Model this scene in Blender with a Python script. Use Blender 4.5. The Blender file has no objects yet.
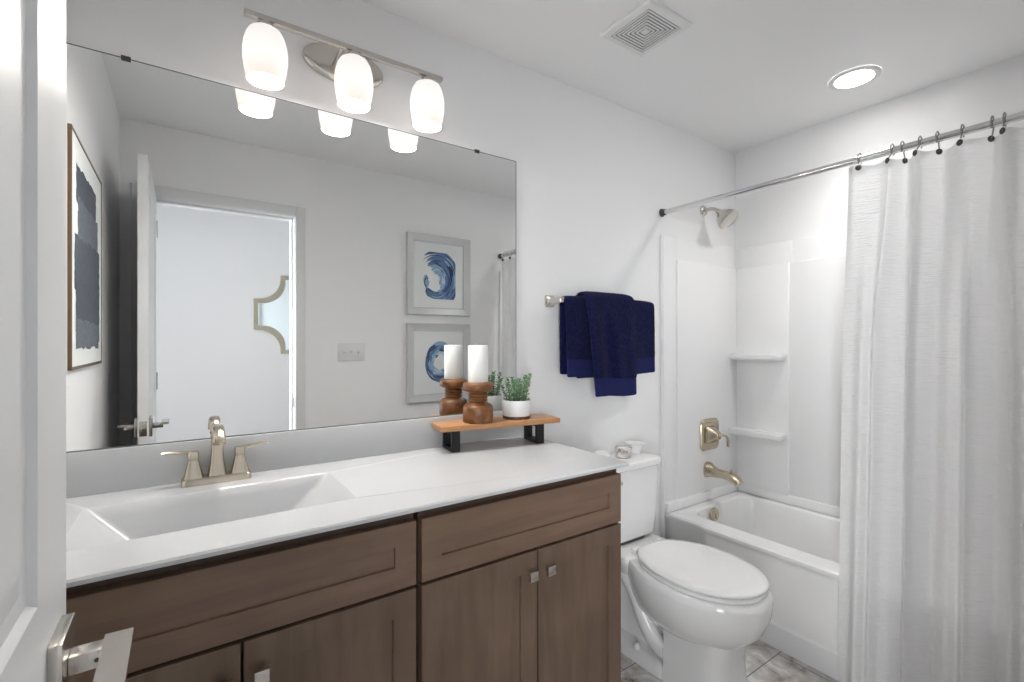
import bpy, bmesh, math, random
from mathutils import Vector, Matrix
random.seed(7)
PI = math.pi
S = bpy.context.scene
COL = S.collection

# ------------------------------------------------------------------ camera
YAW = math.radians(34.7)
CAM = Vector((0.0, -1.60, 1.30))
cd = bpy.data.cameras.new('camera')
cd.sensor_width = 36.0
cd.lens = 476.0 / 1024.0 * 36.0
cd.shift_y = 1.0 / 1024.0
cd.clip_start = 0.02
cam = bpy.data.objects.new('camera', cd)
COL.objects.link(cam)
cam.location = CAM
cam.rotation_euler = (PI / 2, 0, -YAW)
S.camera = cam

# ------------------------------------------------------------------ world and exposure
wd = bpy.data.worlds.new('world'); S.world = wd
wd.use_nodes = True
wd.node_tree.nodes['Background'].inputs[0].default_value = (0.93, 0.96, 1.0, 1)
wd.node_tree.nodes['Background'].inputs[1].default_value = 0.1
S.view_settings.view_transform = 'Standard'
S.view_settings.look = 'None'
S.view_settings.exposure = 0.68
S.view_settings.gamma = 1.0
S.view_settings.use_curve_mapping = False

# lamp strengths
E_CAN = 24.0         # recessed downlight lens
P_CAN = 19.0        # its beam, watts
E_HALL = 0.6       # made-up hall ceiling lamps, added for fill
E_SHADE = 9.0       # glowing glass shades
P_GLOW = 1.3       # stray light around the mouth of each shade
P_BULB = 6.6        # watts of each vanity bulb

P_FILL = (9.5, 0.6, 18.5) # added fill lamps behind made-up hall windows: left, right, far end

# room
XL, XR, YF, ZC = -0.264, 2.749, -1.55, 2.445
HALL = -2.65
FILL_WIN = ((-1.45, -0.32, 0.45, 2.15), (0.90, 2.40, 0.45, 2.15))   # x0, x1, z0, z1 of the made-up hall windows, added for fill light
ld = bpy.data.lights.new('hall_fill', 'AREA'); ld.shape = 'RECTANGLE'; ld.size = 0.80; ld.size_y = 1.60  # fill lamp added beyond the hall end to brighten the bathroom
ld.energy = P_FILL[2]; ld.color = (0.95, 0.975, 1.0); ld.spread = math.radians(60)
lo = bpy.data.objects.new('hall_fill', ld); COL.objects.link(lo)
lo.location = (-1.66, -2.14, 1.30); lo.rotation_euler = (PI / 2, 0, -PI / 2 + math.radians(10))
for (a, b, c, d), e, az in zip(FILL_WIN, P_FILL, (-42, 42)):
    ld = bpy.data.lights.new('hall_fill', 'AREA'); ld.shape = 'RECTANGLE'; ld.size = b - a - 0.1; ld.size_y = d - c - 0.1  # more added fill lamps, aimed through the doorway
    ld.energy = e; ld.color = (0.95, 0.975, 1.0); ld.spread = math.radians(70)
    lo = bpy.data.objects.new('hall_fill', ld); COL.objects.link(lo)
    lo.location = ((a + b) / 2, HALL - 0.10, (c + d) / 2); lo.rotation_euler = (PI / 2, 0, math.radians(az))

# ------------------------------------------------------------------ materials
def mat(name, col, rough=0.5, metal=0.0, bump=None, vary=None, spec=0.5, coat=0.0, sheen=0.0, trans=0.0, ior=1.45):
    m = bpy.data.materials.new(name); m.use_nodes = True
    nt = m.node_tree; b = nt.nodes['Principled BSDF']
    b.inputs['Base Color'].default_value = (*col, 1)
    b.inputs['Roughness'].default_value = rough
    b.inputs['Metallic'].default_value = metal
    b.inputs['Specular IOR Level'].default_value = spec
    b.inputs['Coat Weight'].default_value = coat
    b.inputs['Coat Roughness'].default_value = 0.08
    b.inputs['Sheen Weight'].default_value = sheen
    b.inputs['Transmission Weight'].default_value = trans
    b.inputs['IOR'].default_value = ior
    tc = nt.nodes.new('ShaderNodeTexCoord')
    if vary:
        col2, sc, det = vary
        mp = nt.nodes.new('ShaderNodeMapping'); mp.inputs['Scale'].default_value = sc
        nz = nt.nodes.new('ShaderNodeTexNoise'); nz.inputs['Scale'].default_value = 1.0
        nz.inputs['Detail'].default_value = det; nz.inputs['Roughness'].default_value = 0.6
        rp = nt.nodes.new('ShaderNodeValToRGB')
        rp.color_ramp.elements[0].position = 0.3; rp.color_ramp.elements[0].color = (*col2, 1)
        rp.color_ramp.elements[1].position = 0.7; rp.color_ramp.elements[1].color = (*col, 1)
        nt.links.new(tc.outputs['Object'], mp.inputs[0]); nt.links.new(mp.outputs[0], nz.inputs['Vector'])
        nt.links.new(nz.outputs['Fac'], rp.inputs[0]); nt.links.new(rp.outputs[0], b.inputs['Base Color'])
    if bump:
        sc, st, dist = bump
        mp2 = nt.nodes.new('ShaderNodeMapping'); mp2.inputs['Scale'].default_value = sc
        n2 = nt.nodes.new('ShaderNodeTexNoise'); n2.inputs['Scale'].default_value = 1.0; n2.inputs['Detail'].default_value = 4
        bp = nt.nodes.new('ShaderNodeBump'); bp.inputs['Strength'].default_value = st; bp.inputs['Distance'].default_value = dist
        nt.links.new(tc.outputs['Object'], mp2.inputs[0]); nt.links.new(mp2.outputs[0], n2.inputs['Vector'])
        nt.links.new(n2.outputs['Fac'], bp.inputs['Height']); nt.links.new(bp.outputs[0], b.inputs['Normal'])
    return m

def emit(name, col, strength):
    m = mat(name, (0.8, 0.8, 0.8), 0.4)
    b = m.node_tree.nodes['Principled BSDF']
    b.inputs['Emission Color'].default_value = (*col, 1)
    b.inputs['Emission Strength'].default_value = strength
    return m

M = {}
M['wall'] = mat('wall_paint', (0.86, 0.86, 0.865), 0.75, bump=((90, 90, 90), 0.05, 0.002))
M['ceiling'] = mat('ceiling_paint', (0.88, 0.88, 0.88), 0.9, bump=((70, 70, 70), 0.06, 0.002))
M['trim'] = mat('trim_paint', (0.74, 0.745, 0.75), 0.35, spec=0.4)
M['door'] = mat('door_paint', (0.70, 0.705, 0.71), 0.4, spec=0.4)
M['quartz'] = mat('cultured_marble', (0.58, 0.59, 0.60), 0.16, vary=((0.565, 0.575, 0.588), (9, 9, 9), 4), spec=0.5)
M['porcelain'] = mat('porcelain', (0.86, 0.86, 0.86), 0.1, spec=0.5, coat=0.3)
M['acrylic'] = mat('tub_acrylic', (0.87, 0.87, 0.875), 0.22, spec=0.45)
M['nickel'] = mat('brushed_nickel', (0.60, 0.57, 0.53), 0.26, 1.0, bump=((300, 40, 300), 0.05, 0.001))
M['champagne'] = mat('champagne_nickel', (0.56, 0.49, 0.37), 0.24, 1.0, bump=((40, 40, 300), 0.05, 0.001))
M['faucet'] = mat('faucet_nickel', (0.56, 0.50, 0.41), 0.24, 1.0, bump=((40, 40, 300), 0.05, 0.001))
M['ring'] = mat('grey_nickel', (0.33, 0.32, 0.30), 0.3, 1.0)
M['chrome'] = mat('chrome', (0.72, 0.72, 0.73), 0.1, 1.0)
M['darkmetal'] = mat('dark_metal', (0.10, 0.10, 0.10), 0.4, 0.8)
M['mirror'] = mat('mirror_silver', (0.93, 0.94, 0.94), 0.0, 1.0)
M['mirror_edge'] = mat('mirror_edge', (0.12, 0.14, 0.14), 0.3)
M['hallmirror'] = mat('pale_mirror', (0.72, 0.80, 0.82), 0.05, 0.85)
M['goldframe'] = mat('aged_champagne_frame', (0.46, 0.43, 0.34), 0.45, 0.3, vary=((0.38, 0.35, 0.27), (20, 20, 20), 4))
M['black'] = mat('black_iron', (0.018, 0.018, 0.020), 0.45, 0.3, bump=((200, 200, 200), 0.15, 0.001))
M['navy'] = mat('navy_terry', (0.013, 0.015, 0.075), 0.95, bump=((260, 260, 260), 1.0, 0.006), vary=((0.0025, 0.0035, 0.022), (90, 90, 90), 5), spec=0.05, sheen=0.04)
M['navyband'] = mat('navy_woven_band', (0.017, 0.020, 0.085), 0.85, bump=((30, 30, 700), 0.4, 0.002), spec=0.1)
M['candle'] = mat('candle_wax', (0.86, 0.86, 0.84), 0.5)
M['wick'] = mat('wick', (0.3, 0.28, 0.25), 0.9)
M['soil'] = mat('soil', (0.05, 0.035, 0.02), 0.95)
M['pot'] = mat('white_ceramic', (0.82, 0.83, 0.84), 0.25)
M['mat'] = mat('mat_board', (0.80, 0.82, 0.81), 0.9)
M['silverframe'] = mat('silver_frame', (0.62, 0.63, 0.63), 0.38, 0.2, bump=((60, 60, 60), 0.05, 0.001))
M['slot_shade'] = mat('slot_shade_black', (0.012, 0.012, 0.012), 0.9, spec=0.1)  # black stands in for the shade inside the fan slots
M['plastic'] = mat('white_plastic', (0.78, 0.78, 0.78), 0.35)
M['leaf'] = mat('succulent_leaf', (0.30, 0.46, 0.27), 0.4, vary=((0.045, 0.13, 0.055), (70, 70, 70), 3))
M['stem'] = mat('plant_stem', (0.12, 0.22, 0.08), 0.6)
M['bowl'] = mat('frosted_bowl', (0.80, 0.81, 0.81), 0.3)
M['grout'] = mat('grout', (0.28, 0.27, 0.26), 0.9)
M['lampwhite'] = emit('downlight_lens', (1.0, 0.97, 0.93), E_CAN)
M['hallwhite'] = emit('hall_fill_lens', (1.0, 0.985, 0.96), E_HALL)
M['bronze'] = mat('thin_bronze_frame', (0.16, 0.10, 0.055), 0.4, 0.4)
M['toe'] = mat('toe_kick_brown', (0.045, 0.028, 0.020), 0.7)

def wood(name, c0, c1, c2, sc, rough=0.45, stretch=(1, 1, 1), fine=0.25):
    m = bpy.data.materials.new(name); m.use_nodes = True
    nt = m.node_tree; b = nt.nodes['Principled BSDF']; N = nt.nodes; L = nt.links
    tc = N.new('ShaderNodeTexCoord'); mp = N.new('ShaderNodeMapping')
    mp.inputs['Scale'].default_value = tuple(sc * s for s in stretch)
    nz = N.new('ShaderNodeTexNoise'); nz.inputs['Scale'].default_value = 1; nz.inputs['Detail'].default_value = 6
    nz.inputs['Roughness'].default_value = 0.55; nz.inputs['Distortion'].default_value = 0.6
    rp = N.new('ShaderNodeValToRGB')
    e = rp.color_ramp.elements
    e[0].position = 0.28; e[0].color = (*c0, 1); e[1].position = 0.75; e[1].color = (*c2, 1)
    x = e.new(0.5); x.color = (*c1, 1)
    mp2 = N.new('ShaderNodeMapping'); mp2.inputs['Scale'].default_value = (3.2, 3.2, 3.2)
    n2 = N.new('ShaderNodeTexNoise'); n2.inputs['Scale'].default_value = 1.3; n2.inputs['Detail'].default_value = 3
    mx = N.new('ShaderNodeMix'); mx.data_type = 'RGBA'; mx.blend_type = 'MULTIPLY'; mx.inputs['Factor'].default_value = fine
    r2 = N.new('ShaderNodeValToRGB'); r2.color_ramp.elements[0].position = 0.3; r2.color_ramp.elements[0].color = (0.45, 0.42, 0.40, 1)
    r2.color_ramp.elements[1].position = 0.65
    L.new(tc.outputs['Object'], mp.inputs[0]); L.new(mp.outputs[0], nz.inputs['Vector']); L.new(nz.outputs['Fac'], rp.inputs[0])
    L.new(tc.outputs['Object'], mp2.inputs[0]); L.new(mp2.outputs[0], n2.inputs['Vector']); L.new(n2.outputs['Fac'], r2.inputs[0])
    L.new(rp.outputs[0], mx.inputs['A']); L.new(r2.outputs[0], mx.inputs['B']); L.new(mx.outputs['Result'], b.inputs['Base Color'])
    b.inputs['Roughness'].default_value = rough
    return m
M['cab_h'] = wood('stained_maple_rail', (0.148, 0.092, 0.061), (0.195, 0.124, 0.084), (0.23, 0.151, 0.106), 1, 0.42, (2.5, 2.5, 26), 0.35)
M['cab_v'] = wood('stained_maple_door', (0.121, 0.078, 0.052), (0.160, 0.105, 0.072), (0.192, 0.131, 0.093), 1, 0.42, (26, 26, 2.5), 0.35)
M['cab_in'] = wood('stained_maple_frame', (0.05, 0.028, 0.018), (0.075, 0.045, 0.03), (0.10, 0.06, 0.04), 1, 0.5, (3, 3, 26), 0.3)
M['board'] = wood('oiled_board', (0.40, 0.185, 0.075), (0.52, 0.26, 0.115), (0.62, 0.34, 0.17), 1, 0.35, (5, 60, 60), 0.15)
M['turned'] = wood('turned_wood', (0.075, 0.026, 0.008), (0.20, 0.078, 0.022), (0.33, 0.14, 0.045), 1, 0.4, (26, 26, 40), 0.5)
M['potwood'] = wood('dark_wood_base', (0.06, 0.022, 0.010), (0.10, 0.04, 0.018), (0.14, 0.06, 0.03), 1, 0.5, (20, 20, 80), 0.2)

# glowing shade glass
def shade_mat():
    m = bpy.data.materials.new('opal_glass'); m.use_nodes = True
    nt = m.node_tree; N = nt.nodes; L = nt.links; b = N['Principled BSDF']
    b.inputs['Base Color'].default_value = (0.35, 0.33, 0.31, 1); b.inputs['Roughness'].default_value = 0.25
    tc = N.new('ShaderNodeTexCoord'); sp = N.new('ShaderNodeSeparateXYZ'); r = N.new('ShaderNodeValToRGB')
    L.new(tc.outputs['Generated'], sp.inputs[0]); L.new(sp.outputs['Z'], r.inputs[0])
    e = r.color_ramp.elements
    e[0].position = 0.0; e[0].color = (0.60, 0.53, 0.48, 1)
    e[1].position = 1.0; e[1].color = (0.56, 0.54, 0.53, 1)
    x = e.new(0.38); x.color = (0.74, 0.68, 0.64, 1)
    L.new(r.outputs[0], b.inputs['Emission Color']); b.inputs['Emission Strength'].default_value = 0.84
    return m
M['shade'] = shade_mat()
M['shade_in'] = emit('lit_shade_inside', (1.0, 0.94, 0.80), E_SHADE)

# sheer curtain
def curtain_mat():
    m = bpy.data.materials.new('white_crinkle_fabric'); m.use_nodes = True
    nt = m.node_tree; N = nt.nodes; L = nt.links
    out = N['Material Output']; N.remove(N['Principled BSDF'])
    d = N.new('ShaderNodeBsdfDiffuse'); d.inputs[0].default_value = (0.90, 0.90, 0.905, 1)
    t = N.new('ShaderNodeBsdfTranslucent'); t.inputs[0].default_value = (0.92, 0.92, 0.925, 1)
    tr = N.new('ShaderNodeBsdfTransparent')
    m1 = N.new('ShaderNodeMixShader'); m1.inputs[0].default_value = 0.38
    m2 = N.new('ShaderNodeMixShader'); m2.inputs[0].default_value = 0.06
    tc = N.new('ShaderNodeTexCoord'); mp = N.new('ShaderNodeMapping'); mp.inputs['Scale'].default_value = (14, 22, 240)
    nz = N.new('ShaderNodeTexNoise'); nz.inputs['Scale'].default_value = 1; nz.inputs['Detail'].default_value = 5; nz.inputs['Distortion'].default_value = 0.4
    bp = N.new('ShaderNodeBump'); bp.inputs['Strength'].default_value = 0.9; bp.inputs['Distance'].default_value = 0.005
    L.new(tc.outputs['Object'], mp.inputs[0]); L.new(mp.outputs[0], nz.inputs['Vector']); L.new(nz.outputs['Fac'], bp.inputs['Height'])
    L.new(bp.outputs[0], d.inputs['Normal']); L.new(bp.outputs[0], t.inputs['Normal'])
    L.new(d.outputs[0], m1.inputs[1]); L.new(t.outputs[0], m1.inputs[2])
    L.new(m1.outputs[0], m2.inputs[1]); L.new(tr.outputs[0], m2.inputs[2]); L.new(m2.outputs[0], out.inputs[0])
    return m
M['curtain'] = curtain_mat()

# marble-look floor tile, 0.60 x 0.30, grout lines in the material
def floor_mat():
    m = bpy.data.materials.new('marble_look_tile'); m.use_nodes = True
    nt = m.node_tree; N = nt.nodes; L = nt.links; b = N['Principled BSDF']
    tc = N.new('ShaderNodeTexCoord'); mp = N.new('ShaderNodeMapping')
    mp.inputs['Location'].default_value = (0.0, 0.0, 0); mp.inputs['Rotation'].default_value = (0, 0, 0)
    L.new(tc.outputs['Object'], mp.inputs[0])
    nz = N.new('ShaderNodeTexNoise'); nz.inputs['Scale'].default_value = 6.5; nz.inputs['Detail'].default_value = 8
    nz.inputs['Roughness'].default_value = 0.62; nz.inputs['Distortion'].default_value = 1.6
    L.new(mp.outputs[0], nz.inputs['Vector'])
    rp = N.new('ShaderNodeValToRGB'); e = rp.color_ramp.elements
    e[0].position = 0.36; e[0].color = (0.25, 0.205, 0.17, 1)
    e[1].position = 0.66; e[1].color = (0.90, 0.885, 0.87, 1)
    x = e.new(0.45); x.color = (0.52, 0.485, 0.45, 1)
    x = e.new(0.56); x.color = (0.70, 0.67, 0.64, 1)
    L.new(nz.outputs['Fac'], rp.inputs[0])
    br = N.new('ShaderNodeTexBrick'); br.inputs['Scale'].default_value = 1.0
    br.inputs['Brick Width'].default_value = 0.60; br.inputs['Row Height'].default_value = 0.30
    br.inputs['Mortar Size'].default_value = 0.0022; br.inputs['Mortar Smooth'].default_value = 0.0
    br.offset = 0.5
    br.inputs['Color1'].default_value = (0, 0, 0, 1); br.inputs['Color2'].default_value = (0, 0, 0, 1)
    br.inputs['Mortar'].default_value = (1, 1, 1, 1)
    mp3 = N.new('ShaderNodeMapping'); mp3.inputs['Location'].default_value = (-0.24, 0.0, 0)
    L.new(tc.outputs['Object'], mp3.inputs[0]); L.new(mp3.outputs[0], br.inputs['Vector'])
    mx = N.new('ShaderNodeMix'); mx.data_type = 'RGBA'
    L.new(br.outputs['Color'], mx.inputs['Factor']); L.new(rp.outputs[0], mx.inputs['A']); mx.inputs['B'].default_value = (0.20, 0.19, 0.18, 1)
    L.new(mx.outputs['Result'], b.inputs['Base Color']); b.inputs['Roughness'].default_value = 0.3
    return m
M['floor'] = floor_mat()

# ------------------------------------------------------------------ mesh helpers
def link(name, bm, m, parent=None, smooth=True, ang=38, mats=None):
    bmesh.ops.recalc_face_normals(bm, faces=bm.faces)
    me = bpy.data.meshes.new(name)
    if smooth:
        for f in bm.faces: f.smooth = True
        a = math.radians(ang)
        for e in bm.edges:
            if len(e.link_faces) == 2:
                try:
                    if e.calc_face_angle() > a: e.smooth = False
                except ValueError: pass
            else: e.smooth = False
    bm.to_mesh(me); bm.free()
    o = bpy.data.objects.new(name, me); COL.objects.link(o)
    for x in (mats or [m]): me.materials.append(x)
    if parent: o.parent = parent
    return o

def box(bm, x0, x1, y0, y1, z0, z1, bev=0.0, seg=2, mi=0):
    vs = [bm.verts.new((x, y, z)) for x in (x0, x1) for y in (y0, y1) for z in (z0, z1)]
    F = [(0, 1, 3, 2), (4, 6, 7, 5), (0, 4, 5, 1), (2, 3, 7, 6), (0, 2, 6, 4), (1, 5, 7, 3)]
    fs = [bm.faces.new([vs[i] for i in f]) for f in F]
    for f in fs: f.material_index = mi
    if bev > 0:
        es = list({e for f in fs for e in f.edges})
        r = bmesh.ops.bevel(bm, geom=es, offset=bev, segments=seg, profile=0.5, affect='EDGES')
        for f in r['faces']: f.material_index = mi
        return list({v for f in r['faces'] for v in f.verts} | {v for v in vs if v.is_valid})
    return vs

def loft(bm, rings, cap0=True, cap1=True, closed=True, mi=0):
    R = [[bm.verts.new(p) for p in r] for r in rings]
    n = len(R[0])
    for a, b in zip(R, R[1:]):
        for i in range(n if closed else n - 1):
            j = (i + 1) % n
            f = bm.faces.new((a[i], a[j], b[j], b[i])); f.material_index = mi
    if cap0: bm.faces.new(R[0][::-1]).material_index = mi
    if cap1: bm.faces.new(R[-1]).material_index = mi
    return [v for r in R for v in r]

def rrect(cx, cy, hx, hy, r, z, n=6, plane='xy'):
    """rounded rectangle ring"""
    r = min(r, hx * .999, hy * .999)
    out = []
    for qx, qy, a0 in ((1, 1, 0), (-1, 1, PI / 2), (-1, -1, PI), (1, -1, 1.5 * PI)):
        for k in range(n + 1):
            a = a0 + (PI / 2) * k / n
            out.append((cx + qx * (hx - r) + r * math.cos(a), cy + qy * (hy - r) + r * math.sin(a)))
    if plane == 'xy': return [(a, b, z) for a, b in out]
    if plane == 'xz': return [(a, z, b) for a, b in out]
    return [(z, a, b) for a, b in out]

def circ(cx, cy, z, rx, ry=None, n=32, plane='xy', p=2.0):
    ry = rx if ry is None else ry
    out = []
    for k in range(n):
        a = 2 * PI * k / n
        c, s = math.cos(a), math.sin(a)
        c = math.copysign(abs(c) ** (2 / p), c); s = math.copysign(abs(s) ** (2 / p), s)
        out.append((cx + rx * c, cy + ry * s))
    if plane == 'xy': return [(a, b, z) for a, b in out]
    if plane == 'xz': return [(a, z, b) for a, b in out]
    return [(z, a, b) for a, b in out]

def lathe(bm, prof, cx=0, cy=0, n=32, cap0=True, cap1=True, mi=0):
    return loft(bm, [circ(cx, cy, z, r, n=n) for r, z in prof], cap0, cap1, mi=mi)

def frames(path):
    P = [Vector(p) for p in path]; out = []
    up = None
    for i, p in enumerate(P):
        t = (P[min(i + 1, len(P) - 1)] - P[max(i - 1, 0)]).normalized()
        if up is None:
            up = Vector((0, 0, 1)) if abs(t.z) < 0.9 else Vector((1, 0, 0))
        s = t.cross(up).normalized(); up = s.cross(t).normalized()
        out.append((p, t, s, up))
    return out

def tube(bm, path, r, n=12, cap=True, closed=False, r2=None, mi=0):
    """r: number or list; r2: optional second radius (flattened)"""
    fr = frames(path); rings = []
    for i, (p, t, s, u) in enumerate(fr):
        a = r[i] if isinstance(r, (list, tuple)) else r
        b = a if r2 is None else (r2[i] if isinstance(r2, (list, tuple)) else r2)
        rings.append([tuple(p + s * a * math.cos(2 * PI * k / n) + u * b * math.sin(2 * PI * k / n)) for k in range(n)])
    return loft(bm, rings, cap, cap, mi=mi)

def xform(vs, m):
    for v in vs: v.co = m @ v.co

def bez(p0, p1, p2, p3, n=10):
    out = []
    for i in range(n + 1):
        t = i / n; a = (1 - t)
        out.append(tuple(a**3 * Vector(p0) + 3 * a * a * t * Vector(p1) + 3 * a * t * t * Vector(p2) + t**3 * Vector(p3)))
    return out

def tag(o, label, cat, group=None, kind=None):
    o['label'] = label; o['category'] = cat
    if group: o['group'] = group
    if kind: o['kind'] = kind
    return o
def thing(name, loc, label, cat, rz=0, group=None):
    o = bpy.data.objects.new(name, None); COL.objects.link(o)
    o.empty_display_size = 0.05
    o.location = loc; o.rotation_euler = (0, 0, rz)
    return tag(o, label, cat, group)
def struct(o, label, cat='room'):
    o['kind'] = 'structure'; o['label'] = label; o['category'] = cat
    return o
def new(): return bmesh.new()
def simple(name, m, parent, *b, bev=0.0, **kw):
    bm = new()
    for q in b: box(bm, *q, bev=bev)
    return link(name, bm, m, parent, **kw)

# ------------------------------------------------------------------ room shell
T = 0.115
struct(simple('floor', M['floor'], None, (-1.6, XR + T, HALL - T, T, -0.08, 0.0)), 'grey and beige marble-look tile floor', 'floor')
struct(simple('ceiling', M['ceiling'], None, (XL - T, XR + T, YF - T, T, ZC, ZC + 0.1)), 'smooth white bathroom ceiling', 'ceiling')
struct(simple('wall_back', M['wall'], None, (XL - T, XR + T, 0.0, T, 0, ZC)), 'white wall behind the vanity, toilet and shower', 'wall')
struct(simple('wall_left', M['wall'], None, (XL - T, XL, YF, 0.0, 0, ZC)), 'white wall at the left end of the vanity', 'wall')
struct(simple('wall_right', M['wall'], None, (XR, XR + T, YF, 0.0, 0, ZC)), 'white wall along the bathtub', 'wall')
DX0, DX1, DZ = -0.155, 0.560, 2.062
struct(simple('wall_front', M['wall'], None, (XL - T, DX0 - 0.018, YF - T, YF, 0, ZC), (DX1 + 0.018, XR + T, YF - T, YF, 0, ZC),
       (DX0 - 0.018, DX1 + 0.018, YF - T, YF, DZ + 0.018, ZC)), 'white wall with the doorway, opposite the mirror', 'wall')
# hall beyond the doorway
HB = []; xc = -1.6
for a, b, c, d in FILL_WIN:
    HB += [(xc, a, HALL - T, HALL, 0, ZC), (a, b, HALL - T, HALL, 0, c), (a, b, HALL - T, HALL, d, ZC)]; xc = b
HB.append((xc, XR + T, HALL - T, HALL, 0, ZC))
for i, (a, b, c, d) in enumerate(FILL_WIN):  # invented frames, out of view, for the added fill lamps
    bm = new()
    for q in ((a, b, c, c + 0.05), (a, b, d - 0.05, d), (a, a + 0.05, c + .05, d - .05), (b - 0.05, b, c + .05, d - .05), ((a + b) / 2 - 0.015, (a + b) / 2 + 0.015, c + .05, d - .05)):
        box(bm, q[0], q[1], HALL - 0.085, HALL - 0.045, q[2], q[3], 0.003)
    struct(link('fill_window_%d' % (i + 1), bm, M['trim']), 'made-up white framed opening in the hall wall, added for fill light, out of view', 'fill_window')
bm = new()
for q in ((-2.60, -1.68, 0.45, 0.50), (-2.60, -1.68, 2.10, 2.15), (-2.60, -2.55, .50, 2.10), (-1.73, -1.68, .50, 2.10), (-2.155, -2.125, .50, 2.10)):
    box(bm, -1.66, -1.62, q[0], q[1], q[2], q[3], 0.003)
struct(link('fill_window_3', bm, M['trim']), 'made-up white framed opening at the end of the hall, added for fill light, out of view', 'fill_window')
struct(simple('wall_hall_end', M['wall'], None, (-1.7, -1.6, HALL - T, -2.60, 0, ZC), (-1.7, -1.6, -1.68, YF - T, 0, ZC), (-1.7, -1.6, -2.60, -1.68, 0, 0.45), (-1.7, -1.6, -2.60, -1.68, 2.15, ZC)), 'white wall at the far end of the hall', 'wall')
struct(simple('wall_hall', M['wall'], None, *HB), 'white hall wall seen through the doorway in the mirror', 'wall')
struct(simple('ceiling_hall', M['ceiling'], None, (-1.6, XR + T, HALL - T, YF - T, ZC, ZC + 0.1)), 'white hall ceiling', 'ceiling')
# jambs + stop
bm = new()
y0, y1 = YF - T - 0.002, YF + 0.002
box(bm, DX0 - 0.018, DX0, y0, y1, 0, DZ, 0.001); box(bm, DX1, DX1 + 0.018, y0, y1, 0, DZ, 0.001); box(bm, DX0 - 0.018, DX1 + 0.018, y0, y1, DZ, DZ + 0.018, 0.001)
box(bm, DX0, DX0 + 0.011, y0 + 0.02, y1 - 0.042, 0, DZ, 0.001); box(bm, DX1 - 0.011, DX1, y0 + 0.02, y1 - 0.042, 0, DZ, 0.001)
box(bm, DX0, DX1, y0 + 0.02, y1 - 0.042, DZ - 0.011, DZ, 0.001)
j = struct(link('trim_1', bm, M['trim']), 'white door jamb with stops lining the doorway', 'trim')
simple('strike_plate', M['darkmetal'], j, (DX1 - 0.0015, DX1 + 0.001, YF - 0.032, YF - 0.004, 0.90, 0.96), bev=0.0004)
# casing on the bathroom side and hall side
def casing(name, ya, yb, label):
    bm = new(); w = 0.057
    for (a, b, c, d) in ((DX0 - 0.005 - w, DX0 - 0.005, 0, DZ + 0.005 + w), (DX1 + 0.005, DX1 + 0.005 + w, 0, DZ + 0.005 + w), (DX0 - 0.005, DX1 + 0.005, DZ + 0.005, DZ + 0.005 + w)):
        box(bm, a, b, min(ya, yb), max(ya, yb), c, d, 0.004)
    return struct(link(name, bm, M['trim']), label, 'trim')
casing('trim_2', YF, YF + 0.011, 'white casing around the doorway, bathroom side')
casing('trim_3', YF - T, YF - T - 0.011, 'white casing around the doorway, hall side')
def baseboard(name, b, label, axis):
    bm = new(); box(bm, *b, bev=0.003)
    x0, x1, y0, y1, z0, z1 = b
    struct(link(name, bm, M['trim']), label, 'baseboard')
baseboard('baseboard_back', (1.168, 2.045, -0.012, 0.0, 0, 0.083), 'white baseboard behind the toilet', 'x')
baseboard('baseboard_front', (DX1 + 0.062, 2.05, YF, YF + 0.012, 0, 0.083), 'white baseboard under the light switch wall', 'x')
baseboard('baseboard_left', (XL, XL + 0.012, YF + 0.001, -0.56, 0, 0.083), 'white baseboard at the left wall', 'y')
baseboard('baseboard_hall', (-1.6, XR, HALL, HALL + 0.012, 0, 0.083), 'white baseboard in the hall', 'x')

# ------------------------------------------------------------------ door leaf (open, at the left of the photo)
DL, DTk, DTop = 0.711, 0.035, 2.056
DXf = -0.113   # face towards the camera
def door_leaf():
    bm = new()
    xm = DXf - DTk / 2
    y0 = YF + 0.004; y1 = y0 + DL - 0.002; z0 = 0.012
    panels = [(y0 + 0.118, y1 - 0.135, 1.048, DTop - 0.125), (y0 + 0.118, y1 - 0.135, 0.24, 0.90)]
    for sgn in (1, -1):
        xs = xm + sgn * DTk / 2
        ys = [y0, y0 + 0.118, y1 - 0.135, y1]; zs = [z0, 0.24, 0.90, 1.048, DTop - 0.125, DTop]
        grid = [[bm.verts.new((xs, a, b)) for b in zs] for a in ys]
        for i in range(3):
            for k in range(5):
                if i == 1 and k in (1, 3):
                    # stepped moulding then raised field
                    a0, a1, b0, b1 = ys[1], ys[2], zs[k], zs[k + 1]
                    prev = [grid[1][k], grid[2][k], grid[2][k + 1], grid[1][k + 1]]
                    for off, dep in ((0.006, 0.007), (0.020, 0.009), (0.050, 0.002), (0.054, 0.0015)):
                        cur = [bm.verts.new((xs - sgn * dep, p, q)) for p, q in ((a0 + off, b0 + off), (a1 - off, b0 + off), (a1 - off, b1 - off), (a0 + off, b1 - off))]
                        for q in range(4): bm.faces.new((prev[q], prev[(q + 1) % 4], cur[(q + 1) % 4], cur[q]))
                        prev = cur
                    bm.faces.new(prev)
                else:
                    bm.faces.new((grid[i][k], grid[i + 1][k], grid[i + 1][k + 1], grid[i][k + 1]))
        if sgn == 1: gA = grid
        else: gB = grid
    def strip(a, b):
        for i in range(len(a) - 1): bm.faces.new((a[i], a[i + 1], b[i + 1], b[i]))
    strip(gA[0], gB[0]); strip(gA[-1], gB[-1])
    strip([g[0] for g in gA], [g[0] for g in gB]); strip([g[-1] for g in gA], [g[-1] for g in gB])
    return link('door_1', bm, M['door'], ang=15)
door = struct(door_leaf(), 'open white two-panel door at the left edge', 'door')
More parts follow.
